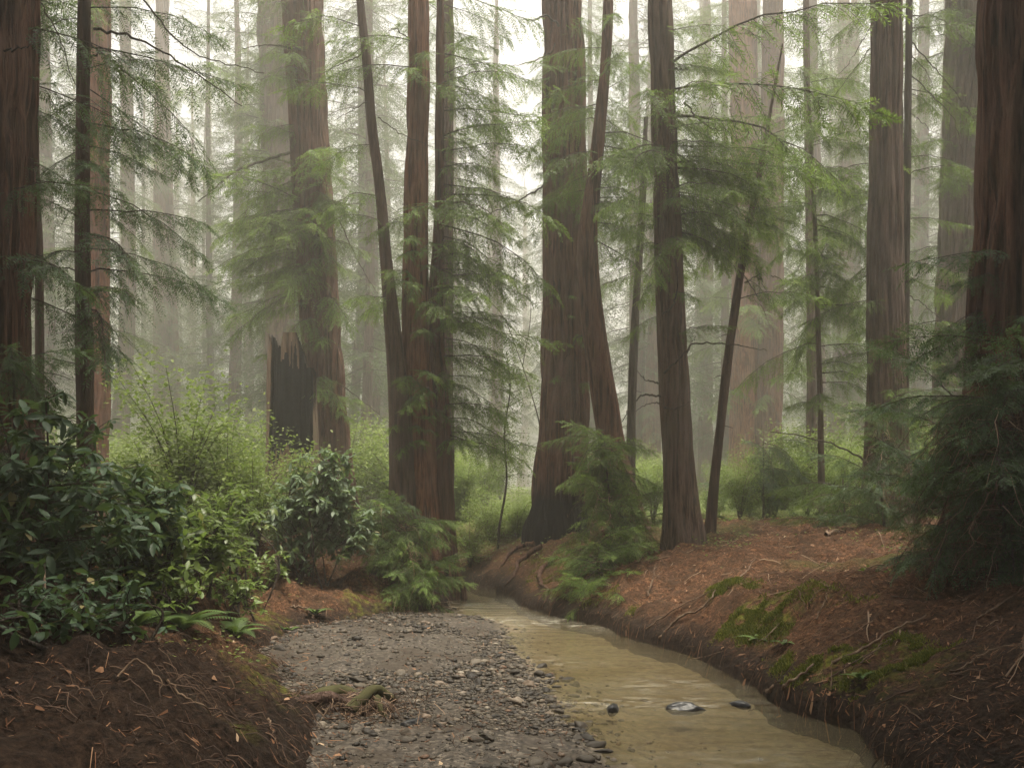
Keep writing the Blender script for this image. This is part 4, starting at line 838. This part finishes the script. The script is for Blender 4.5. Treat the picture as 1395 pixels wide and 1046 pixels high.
b = on_ground(836, 14.3); sprout('redwood_sprouts', 'lower tuft of redwood sprouts with dark base touching the creek edge', b, [b, *cl((830, 830, 14.3), (822, 790, 14.6), (815, 745, 15.0))], NEARB + THICKB, 90, 0.60, SPROUT, 72, 50)
b = on_ground(918, 15.2); sprout('redwood_sprouts', 'small bright tuft of sprouts at the foot of the creekside redwood', b, [b, *cl((914, 775, 15.0), (912, 752, 15.0))], NEARB, 22, 0.40, SPROUT, 73, 8)
b = on_ground(572, 14.9); sprout('redwood_sprouts', 'bushy redwood sprouts overhanging the gravel at the foot of the trunk clump', b, [b, *cl((565, 800, 14.9), (556, 740, 15.2), (552, 705, 15.4))], THICKB + NEARB, 90, 0.62, SPROUT, 74, 50)
b = on_ground(520, 15.4); sprout('redwood_sprouts', 'redwood sprouts between the pale rhododendron dome and the trunk clump', b, [b, *cl((515, 760, 15.4), (515, 700, 15.4), (512, 680, 15.4))], NEARB, 40, 0.55, NEEDLE_DARK, 75, 30)
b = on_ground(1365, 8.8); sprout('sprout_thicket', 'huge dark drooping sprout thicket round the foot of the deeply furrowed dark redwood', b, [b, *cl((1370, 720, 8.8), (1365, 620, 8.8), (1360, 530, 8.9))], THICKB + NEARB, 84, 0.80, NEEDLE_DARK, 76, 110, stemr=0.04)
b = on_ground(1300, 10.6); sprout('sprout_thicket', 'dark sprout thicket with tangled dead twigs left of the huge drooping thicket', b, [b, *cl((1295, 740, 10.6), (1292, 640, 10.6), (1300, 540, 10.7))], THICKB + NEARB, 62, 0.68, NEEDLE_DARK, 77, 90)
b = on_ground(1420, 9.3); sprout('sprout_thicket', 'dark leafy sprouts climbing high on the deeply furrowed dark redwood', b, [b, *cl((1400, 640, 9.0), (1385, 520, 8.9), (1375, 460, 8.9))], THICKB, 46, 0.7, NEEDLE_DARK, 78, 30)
b = on_ground(1205, 15); sprout('redwood_sprouts', 'greyish redwood sprouts at the foot of the smooth brown redwood', b, [b, *cl((1200, 650, 15), (1205, 560, 15.2))], NEARB, 40, 0.7, NEEDLE_DARK, 79, 30)
b = on_ground(1150, 16.5); sprout('redwood_sprouts', 'feathery redwood sprouts on the crest of the red litter bank', b, [b, *cl((1150, 690, 16.5), (1148, 650, 16.5))], NEARB, 30, 0.75, NEEDLE, 80, 12)
b = on_ground(1040, 21); sprout('young_conifer', 'bluish young conifer in front of the two close misty trunks', b, [b, *cl((1040, 660, 21), (1040, 600, 21))], NEARB, 36, 0.8, NEEDLE_DARK, 81, 0)
b = on_ground(20, 9.6); sprout('redwood_sprouts', 'dark needle sprouts against the massive dark redwood above the broad-leaved thicket', b, [b, *cl((20, 560, 9.6), (15, 470, 9.6))], NEARB, 30, 0.6, NEEDLE_DARK, 82, 0)

# small bay tree with thin crooked stem and arching bare twigs near the creek bend
def bay():
    D = 21.0; b = on_ground(678, D); rg = np.random.default_rng(8); root = tag(empty('bay_sapling', b), 'small crooked bay sapling with fine leaves beside the bright gap at the creek bend', 'tree')
    L = Acc(); S = spline(np.array([b - (0, 0, 0.1), *cl((680, 720, D), (690, 655, D), (687, 590, D), (695, 530, D), (690, 480, D))]), 30); tube(L, S, np.linspace(0.035, 0.012, 30), 7, 0.3); L.build('trunk', BARK_THIN, root, True, off=b)
    fa = Acc(); w = Acc()
    for i in range(46):
        c = S[int(rg.uniform(0.35, 1) * 29)]; a = rg.uniform(0, 6.28); l = rg.uniform(0.4, 1.15); e = c + np.array([math.cos(a) * l, math.sin(a) * l, rg.uniform(-0.3, 0.35)]); C = np.array([c, (c + e) / 2 + (0, 0, 0.12), e]); tube(w, C, [0.009, 0.006, 0.003], 4)
        n = 70; u = rg.uniform(0.25, 1.05, n)[:, None]; p = c + (e - c) * u + rg.normal(0, 0.11, (n, 3)); aa = rg.uniform(0, 6.28, n)
        d = np.stack([np.cos(aa), np.sin(aa), rg.normal(-0.3, 0.3, n)], -1) * 0.075; ww = np.stack([-np.sin(aa), np.cos(aa), rg.normal(0, 0.3, n)], -1) * 0.014
        fa.quads(np.stack([p, p + d * 0.5 + ww, p + d, p + d * 0.5 - ww], 1), rg.random() * 0.6 + 0.1)
    tag(fa.build('foliage', SMALL, root, off=b), kind='stuff'); tag(w.build('twigs', BARK_THIN, root, off=b), kind='stuff')
    b2 = on_ground(738, 23.5); r2 = tag(empty('arching_sapling', b2), 'thin bare arching sapling bending left in the bright gap behind the creek', 'tree')
    for pl in ([(738, 600), (722, 530), (705, 480), (685, 430), (655, 400), (640, 375)], [(712, 498), (722, 440), (722, 400), (712, 370)]):
        L = Acc(); pts = [V(a, c, 23.5) for a, c in pl]
        if pl[0][1] == 600: pts = [b2 - (0, 0, 0.1)] + pts
        C = spline(np.array(pts), 24); tube(L, C, np.linspace(0.03 if pl[0][1] == 600 else 0.016, 0.006, 24), 6, 0.3); L.build('stem', BARK_THIN, r2, True, off=b2)
bay()

# ------------------------------------------------------------------ ferns
def fern(label, px, py, n, L, seed, group=None):
    b = np.array([*gp(px, py), 0.0]); b[2] = h1(b[0], b[1]); rg = np.random.default_rng(seed); root = tag(empty('sword_fern', b), label, 'fern', group)
    for i in range(n):
        az = i * 6.283 / n + rg.normal(0, 0.3); l = L * rg.uniform(0.7, 1.1); el = rg.uniform(0.7, 1.15); t = np.linspace(0, 1, 26)
        x = l * (t * math.cos(el) + 0.28 * t ** 2); z = l * (t * math.sin(el) - 0.62 * t ** 2)
        A = Acc(); P = np.stack([x * math.cos(az), x * math.sin(az), z], -1); tube(A, P[::5], 0.0035, 3, 0.2)
        side = np.array([-math.sin(az), math.cos(az), 0]); T = np.gradient(P, axis=0); T /= np.linalg.norm(T, axis=1)[:, None]
        for s in (1, -1):
            pl = l * 0.17 * np.sin(np.pi * np.clip(t * 0.88 + 0.14, 0, 1)) ** 0.8; d = (side * s + T * 0.35 + (0, 0, -0.15)) * pl[:, None]; w = T * 0.012
            A.quads(np.stack([P - w, P + d * 0.5 - w * 0.8, P + d, P + w], 1)[2:], 0.3 + 0.6 * rg.random())
        A.build('frond', FERN, root)
fern('bright sword fern on the lip of the creek bank under the light green shrub', 250, 862, 12, 0.68, 1)
fern('arching sword fern hanging over the eroded edge of the creek bank', 322, 868, 11, 0.62, 2)
fern('sword fern nestled under the sprawling light green shrub away from the bank edge', 185, 856, 9, 0.55, 3)
fern('small fern on the gravel side of the rust-coloured bank near the trunk clump', 392, 862, 6, 0.30, 4)
fern('small upright fern at the toe of the rust-coloured bank', 430, 838, 6, 0.34, 5)
fern('small bright fern among moss on the red litter bank beside the creek', 1032, 872, 5, 0.26, 6)
fern('tiny fern in the shaded litter below the dark drooping thicket', 1172, 930, 5, 0.24, 7)
fern('tiny fern on the mossy lip above the water', 1068, 880, 6, 0.22, 8)

# ------------------------------------------------------------------ litter, moss, ground cover, rootlets
def scatter(n, xr, yr, cond, seed):
    rg = np.random.default_rng(seed); out = []
    tot = 0
    while tot < n:
        y = yr[0] * (yr[1] / yr[0]) ** rg.random(8000); x = rg.uniform(*xr, 8000); z, dr, dl = H(x, y, True); k = cond(x, y, dr, dl, rg)
        out.append(np.stack([x, y, z], -1)[k]); tot += k.sum()
    p = np.concatenate(out)[:n]; e = 0.05
    zx = (H(p[:, 0] + e, p[:, 1]) - H(p[:, 0] - e, p[:, 1])) / (2 * e); zy = (H(p[:, 0], p[:, 1] + e) - H(p[:, 0], p[:, 1] - e)) / (2 * e)
    k = np.maximum(-sdist(p[:, 0], p[:, 1], TOE), sdist(p[:, 0], p[:, 1], RIGHT)) < 0.3; p[k, 2] = np.maximum(p[k, 2], zbed(p[k, 0], p[k, 1]) + 0.01)
    p[:, 2] += (fbm(p[:, 0] * 6, p[:, 1] * 6, 31) - 0.47) * 0.14
    return p, zx, zy, rg
def strips(p, zx, zy, rg, lmin, lmax, w, lift, tilt, single=False):
    n = len(p); a = rg.uniform(0, 6.28, n); l = rg.uniform(lmin, lmax, n) * (rg.random(n) ** 0.6 + 0.3)
    d = np.stack([np.cos(a), np.sin(a), zx * np.cos(a) + zy * np.sin(a) + rg.normal(0, tilt, n)], -1) * l[:, None]
    ww = np.stack([-np.sin(a), np.cos(a), -zx * np.sin(a) + zy * np.cos(a) + rg.normal(0, 0.5, n)], -1) * (w * rg.uniform(0.6, 1.3, n))[:, None] * 0.5
    c = p + (0, 0, lift) - d * 0.5; bend = np.stack([rg.normal(0, 0.12, n) * l, rg.normal(0, 0.12, n) * l, np.abs(rg.normal(0, 0.06, n)) * l], -1); m = c + d * 0.5 + bend
    if single: return np.stack([c - ww, c + d - ww * 0.4, c + d + ww * 0.4, c + ww], 1)
    Q1 = np.stack([c - ww, m - ww, m + ww, c + ww], 1); Q2 = np.stack([m - ww, c + d, c + d, m + ww], 1); Q2[:, 2] += ww * 0.4
    return np.concatenate([Q1, Q2])
bank = lambda x, y, dr, dl, rg: ((np.maximum(dr, dl) > 0.02) | ((rg.random(len(x)) < 0.10 + 0.5 * np.exp(dl / 0.25)) & (sdist(x, y, WLEFT) < -0.25))) & (np.abs(x) < 0.72 * y + 0.5) & ((dl < 0) | (y > 9) | (rg.random(len(x)) < 0.22))
A = Acc(); s = scatter(70000, (-9, 10), (4.2, 24), bank, 1); A.quads(strips(*s, 0.02, 0.10, 0.0065, 0.012, 0.35, True), s[3].random(70000) ** 1.6 * 0.95)
tag(A.build('needle_litter', LITTER), 'rust-brown needle litter and fine twigs strewn over both creek banks', 'litter', kind='stuff')
A = Acc(); s = scatter(1500, (-9, 10), (4.2, 20), bank, 2); A.quads(strips(*s, 0.025, 0.06, 0.022, 0.015, 0.3), np.tile(0.5 + 0.5 * s[3].random(1500), 2))
tag(A.build('fallen_leaves', LITTER), 'pale dry fallen leaves dotted over the banks', 'leaves', kind='stuff')
def mossc(x, y, dr, dl, rg):
    m = sstep(0.42, 0.56, fbm(x * 0.9, y * 0.9, 41)) * sstep(0.1, 0.3, dr) * (1 - sstep(0.7, 1.5, dr)) * (1 - 0.85 * sstep(12.5, 14.5, y)); return (m * sstep(0.42, 0.55, fbm(x * 5, y * 5, 47)) > rg.random(len(x))) & (y > 7.5)
p, zx, zy, r2 = scatter(24000, (-2, 6), (7.5, 19), mossc, 3); n = len(p); a = r2.uniform(0, 6.28, n); d = np.stack([r2.normal(0, 0.5, n), r2.normal(0, 0.5, n), np.ones(n)], -1) * (r2.uniform(0.010, 0.028, n) * (0.6 + 0.9 * sstep(0.4, 0.6, fbm(p[:, 0] * 5, p[:, 1] * 5, 47))))[:, None]; w = np.stack([np.cos(a), np.sin(a), 0 * a], -1) * 0.006
A = Acc(); A.quads(np.stack([p - w, p + w, p + d + w * 0.5, p + d - w * 0.5], 1), r2.random(n)); tag(A.build('moss', MOSS), 'yellow-green moss cushions along the lower red litter bank', 'moss', kind='stuff')
def coverc(x, y, dr, dl, rg):
    a = sstep(0.46, 0.58, fbm(x * 0.8, y * 0.8, 43)) * sstep(1.6, 2.6, dr) * (y > 9) + sstep(0.48, 0.58, fbm(x * 1.1, y * 1.1, 49)) * 0.6 * (dl > 0.5) + 0.8 * (y > 18) * (np.maximum(dr, dl) > 0.4); return a > rg.random(len(x))
p, zx, zy, r2 = scatter(26000, (-14, 14), (6, 42), coverc, 4); n = len(p); a = r2.uniform(0, 6.28, n); l = r2.uniform(0.02, 0.045, n) * (1 + 0.03 * p[:, 1]); h = r2.uniform(0.02, 0.12, n) * (1 + 0.05 * np.maximum(p[:, 1] - 16, 0))
d = np.stack([np.cos(a), np.sin(a), r2.normal(0, 0.3, n)], -1) * l[:, None]; w = np.stack([-np.sin(a), np.cos(a), r2.normal(0, 0.3, n)], -1) * l[:, None] * 0.4; c = p + np.stack([0 * h, 0 * h, h], -1)
A = Acc(); A.quads(np.stack([c, c + d * 0.5 + w, c + d, c + d * 0.5 - w], 1), r2.random(n)); tag(A.build('ground_cover', SMALL), 'small green sorrel leaves spread over the forest floor', 'ground cover', kind='stuff')
# hanging rootlets on the eroded left bank and right lip
A = Acc(); r2 = np.random.default_rng(6)
def rootc(x, y, dr, dl, rg): return (((dl > 0.1) & (dl < 1.6) & (y < 11)) | ((dr > 0.0) & (dr < 0.25)) | ((dl > 0.1) & (dl < 0.5))) & (np.abs(x) < 0.7 * y)
p, zx, zy, r3 = scatter(750, (-5, 4), (4.5, 19), rootc, 5)
for i in range(len(p)):
    sl = np.array([-zx[i], -zy[i]]); sl /= np.linalg.norm(sl) + 1e-6; l = r2.uniform(0.12, 0.5); ang = math.atan2(sl[1], sl[0]) + r2.normal(0, 0.6); u = np.linspace(0, 1, 6)[:, None]
    Q = p[i] + (0, 0, 0.02) + np.hstack([np.cos(ang) * l * 0.6 * u, np.sin(ang) * l * 0.6 * u, 0.10 * l * np.sin(u * 3.1) - 0.55 * l * u ** 1.5]) + np.cumsum(r2.normal(0, 0.012, (6, 3)), 0)
    tube(A, Q, np.linspace(0.004, 0.0015, 6) * r2.uniform(0.5, 1.5), 3, r2.random() ** 2 * 0.45)
tag(A.build('rootlets', TWIG), 'tangle of fine dead roots hanging from the eroded creek banks', 'roots', kind='stuff')

# ------------------------------------------------------------------ sticks and rocks
def stick(label, pts, r, group=None, name='fallen_stick', mat=STICK, lift=0.03):
    P = []
    for x, y, dz in pts: P.append((x, y, h1(x, y) + lift + dz))
    C = spline(np.array(P), 18); rg = np.random.default_rng(int(abs(pts[0][0] * 999 + pts[0][1] * 77))); C[1:-1] += rg.normal(0, r * 0.5, (16, 3)); b = C[0].copy(); A = Acc(); tube(A, C - b - (0, 0, r * 0.8), np.linspace(r, r * 0.4, 18) * 0.8, 7)
    o = A.build(name, mat, None, True, loc=b); return tag(o, label, 'stick', group)
def pstick(label, pix, r, **k): stick(label, [(*gp(a, b), dz) for a, b, dz in pix], r, **k)
pstick('long crooked pale branch lying down the red litter bank towards the water', [(898, 868, 0.02), (925, 848, 0.05), (955, 835, 0.06), (975, 812, 0.06)], 0.028)
pstick('long thin stick lying slantwise below the creekside redwood', [(880, 862, 0), (920, 838, 0.03), (975, 806, 0.02)], 0.016)
pstick('pale forked stick near the crest of the red litter bank', [(992, 805, 0), (1020, 785, 0.05), (1030, 770, 0.1)], 0.018)
pstick('straight dead stick pointing at the water from the red litter bank', [(1062, 855, 0), (1040, 880, 0.02), (1022, 872, 0.03)], 0.010)
pstick('short stick leaning at the foot of the creekside redwood', [(882, 815, 0.0), (888, 800, 0.1), (893, 788, 0.2)], 0.02)
pstick('long brown fallen branch below the dark drooping thicket', [(1135, 905, 0), (1180, 888, 0.04), (1220, 865, 0.05), (1262, 852, 0.06)], 0.022)
pstick('thin twig lying across the shaded litter beside the long brown branch', [(1172, 915, 0), (1200, 890, 0.03), (1215, 876, 0.03)], 0.009)
pstick('weathered log end at the water edge under the mossy lip', [(1045, 950, 0.02), (1075, 940, 0.03), (1108, 915, 0.05)], 0.03)
pstick('pale curved root arching from the litter above the stream', [(1132, 945, 0), (1133, 925, 0.1), (1140, 910, 0.02)], 0.008)
pstick('thin bleached twig on the litter slope between moss cushions', [(940, 905, 0), (965, 897, 0.02), (985, 893, 0.02)], 0.009)
pstick('dead stick lying up-slope under the shaded right-hand thicket', [(1330, 848, 0), (1365, 830, 0.05), (1394, 812, 0.06)], 0.012)
pstick('long dark stick across the shaded litter near the bottom of the right bank', [(1300, 920, 0), (1345, 905, 0.03), (1392, 890, 0.05)], 0.012)
pstick('pale curled root loop on the litter crest below the feathery sprouts', [(1100, 835, 0), (1115, 820, 0.1), (1125, 812, 0.02)], 0.012)
pstick('pale bent twig beside the curled root loop', [(1112, 845, 0), (1125, 825, 0.06), (1126, 815, 0.02)], 0.010)
pstick('arched bare stem springing from the dark left bank', [(68, 875, 0), (60, 800, 0.15), (70, 765, 0.3), (92, 753, 0.35)], 0.014)
pstick('bright bleached splinter lying near the mossy root clump', [(366, 982, 0), (371, 995, 0.01), (376, 1008, 0)], 0.010)
pstick('thin branching root trailing over the dark left bank', [(228, 925, 0), (255, 955, 0.03), (290, 975, 0.02)], 0.010)
pstick('looping dead root hanging on the eroded left bank', [(160, 925, 0.0), (185, 928, 0.1), (215, 938, 0.05), (218, 950, 0)], 0.010)
pstick('forked dead twigs standing at the foot of the bushy sprouts on the gravel', [(533, 845, 0), (540, 830, 0.12), (546, 805, 0.3)], 0.014)
pstick('pale stick lying under the pale rhododendron dome', [(430, 785, 0), (445, 778, 0.03), (458, 772, 0.03)], 0.012)
pstick('brown root crossing the rust-coloured bank toward the gravel', [(395, 826, 0), (415, 835, 0.04), (428, 848, 0.02)], 0.025)
pstick('red-brown log piece lying behind the crest of the litter bank', [(1125, 732, 0.05), (1140, 729, 0.06), (1152, 727, 0.06)], 0.04)
A = Acc(); p, zx, zy, r5 = scatter(260, (1.0, 7.5), (6.5, 18), lambda x, y, dr, dl, rg: dr > 0.25, 12)
for i in range(len(p)):
    a = r5.uniform(0, 6.28); l = r5.uniform(0.12, 0.55); u = np.linspace(-0.5, 0.5, 6)[:, None]; d = np.array([math.cos(a), math.sin(a), zx[i] * math.cos(a) + zy[i] * math.sin(a)])
    tube(A, p[i] + (0, 0, 0.02) + d * l * u + np.cumsum(r5.normal(0, 0.012, (6, 3)), 0), np.linspace(0.007, 0.003, 6) * r5.uniform(0.5, 1.4), 4, r5.random())
tag(A.build('twig_litter', TWIG), 'small broken twigs strewn over the red litter bank', 'twigs', kind='stuff')
MOSSY = plain('mossy_wood', (0.055, 0.052, 0.022), 0.95)
# root clump on the gravel, left foreground
cb = np.array([*gp(468, 985), 0]); cb[2] = h1(cb[0], cb[1]); rc = tag(empty('root_clump', cb), 'mossy clump of old roots stranded at the edge of the gravel', 'root clump')
rc.scale = (1.5, 1.3, 1.35); r4 = np.random.default_rng(17)
for k, (dx, dy, l, az, r) in enumerate([(-0.25, 0.05, 0.55, 0.5, 0.06), (-0.1, 0.12, 0.5, -0.2, 0.045), (0.05, -0.1, 0.42, 0.9, 0.04), (-0.3, -0.12, 0.5, 0.15, 0.05), (0.1, 0.1, 0.35, -0.8, 0.03)]):
    u = np.linspace(0, 1, 14); C = np.stack([dx + l * u * math.cos(az), dy + l * u * math.sin(az), 0.10 + 0.12 * np.sin(u * 3.1) - 0.14 * u], -1) + np.cumsum(r4.normal(0, 0.008, (14, 3)), 0)
    A = Acc(); tube(A, C, r * (1.1 - 0.6 * u), 9); A.build('root', MOSSY if k % 2 == 0 else BARK_DARK, rc, True)
A = Acc()
for i in range(800):
    c = np.array([r4.normal(-0.05, 0.22), r4.normal(0, 0.14), r4.uniform(0.02, 0.2)]); d = r4.normal(0, 1, 3); d[2] = -abs(d[2]); d /= np.linalg.norm(d); l = r4.uniform(0.06, 0.2)
    tube(A, np.array([c, c + d * l * 0.5 + r4.normal(0, 0.02, 3), c + d * l]), [0.003, 0.0025, 0.0015], 3, r4.random())
tag(A.build('root_fibres', TWIG, rc), kind='stuff')
m = stone_shape(r4, I1, 2); v = m * np.array([0.30, 0.26, 0.30]) + (-0.1, 0, 0.03); obj('soil_core', mesh('soil_core', v, I1[1], plain('dark_soil', (0.035, 0.024, 0.018)), True), rc)
for k, (x, y, s, lab) in enumerate([(1.63, 8.02, 0.17, 'dark wet rock with water sliding over it in the creek'), (0.94, 7.98, 0.10, 'small dark pointed rock breaking the creek surface near the gravel'), (2.18, 8.15, 0.09, 'small wet rock in the creek close to the red bank'), (-0.85, 7.25, 0.10, 'smooth dark stone lying beside the mossy root clump'), (-0.2, 6.75, 0.085, 'rounded pale stone half sunk in wet gravel'), (0.72, 6.75, 0.075, 'oblong tan stone at the edge of the water')]):
    v = stone_shape(r4, ico(2), 4); v = v * np.array([1.15, 0.8, 1.0]) * s
    o = obj('rock', mesh('rock', v, ico(2)[1], WETROCK if k < 4 else STONE, True, np.full(len(v), 0.8)), None, (x, y, (0.035 if k < 3 else float(zbed(np.array([x]), np.array([y]))[0]) + s * 0.15))); o.rotation_euler[2] = k * 1.3; tag(o, lab, 'rock')

# ------------------------------------------------------------------ haze
hv = np.array([(x, y, z) for x in (-300, 300) for y in (-60, 330) for z in (-2.5, 82)], float)
hf = np.array([(0, 1, 3, 2), (4, 6, 7, 5), (0, 4, 5, 1), (2, 3, 7, 6), (0, 2, 6, 4), (1, 5, 7, 3)])
hm = bpy.data.materials.new('haze'); hm.use_nodes = True; hn = hm.node_tree; hn.nodes.clear()
ho = hn.nodes.new('ShaderNodeOutputMaterial'); hp = hn.nodes.new('ShaderNodeVolumePrincipled')
hp.inputs['Color'].default_value = (0.98, 0.95, 0.88, 1); hp.inputs['Density'].default_value = HAZE_DENSITY; hp.inputs['Anisotropy'].default_value = 0.5
for k in ('Density Attribute', 'Color Attribute', 'Temperature Attribute'):
    if k in hp.inputs: hp.inputs[k].default_value = ''
hn.links.new(hp.outputs[0], ho.inputs['Volume'])
haze = tag(obj('haze', mesh('haze', hv, hf, hm)), 'pale morning mist filling the forest', 'haze', kind='stuff')
print('TRIS', sum(sum(len(p.vertices) - 2 for p in m.polygons) if len(m.polygons) < 50 else len(m.loops) - 2 * len(m.polygons) for m in bpy.data.meshes), 'OBJ', len(sc.objects))
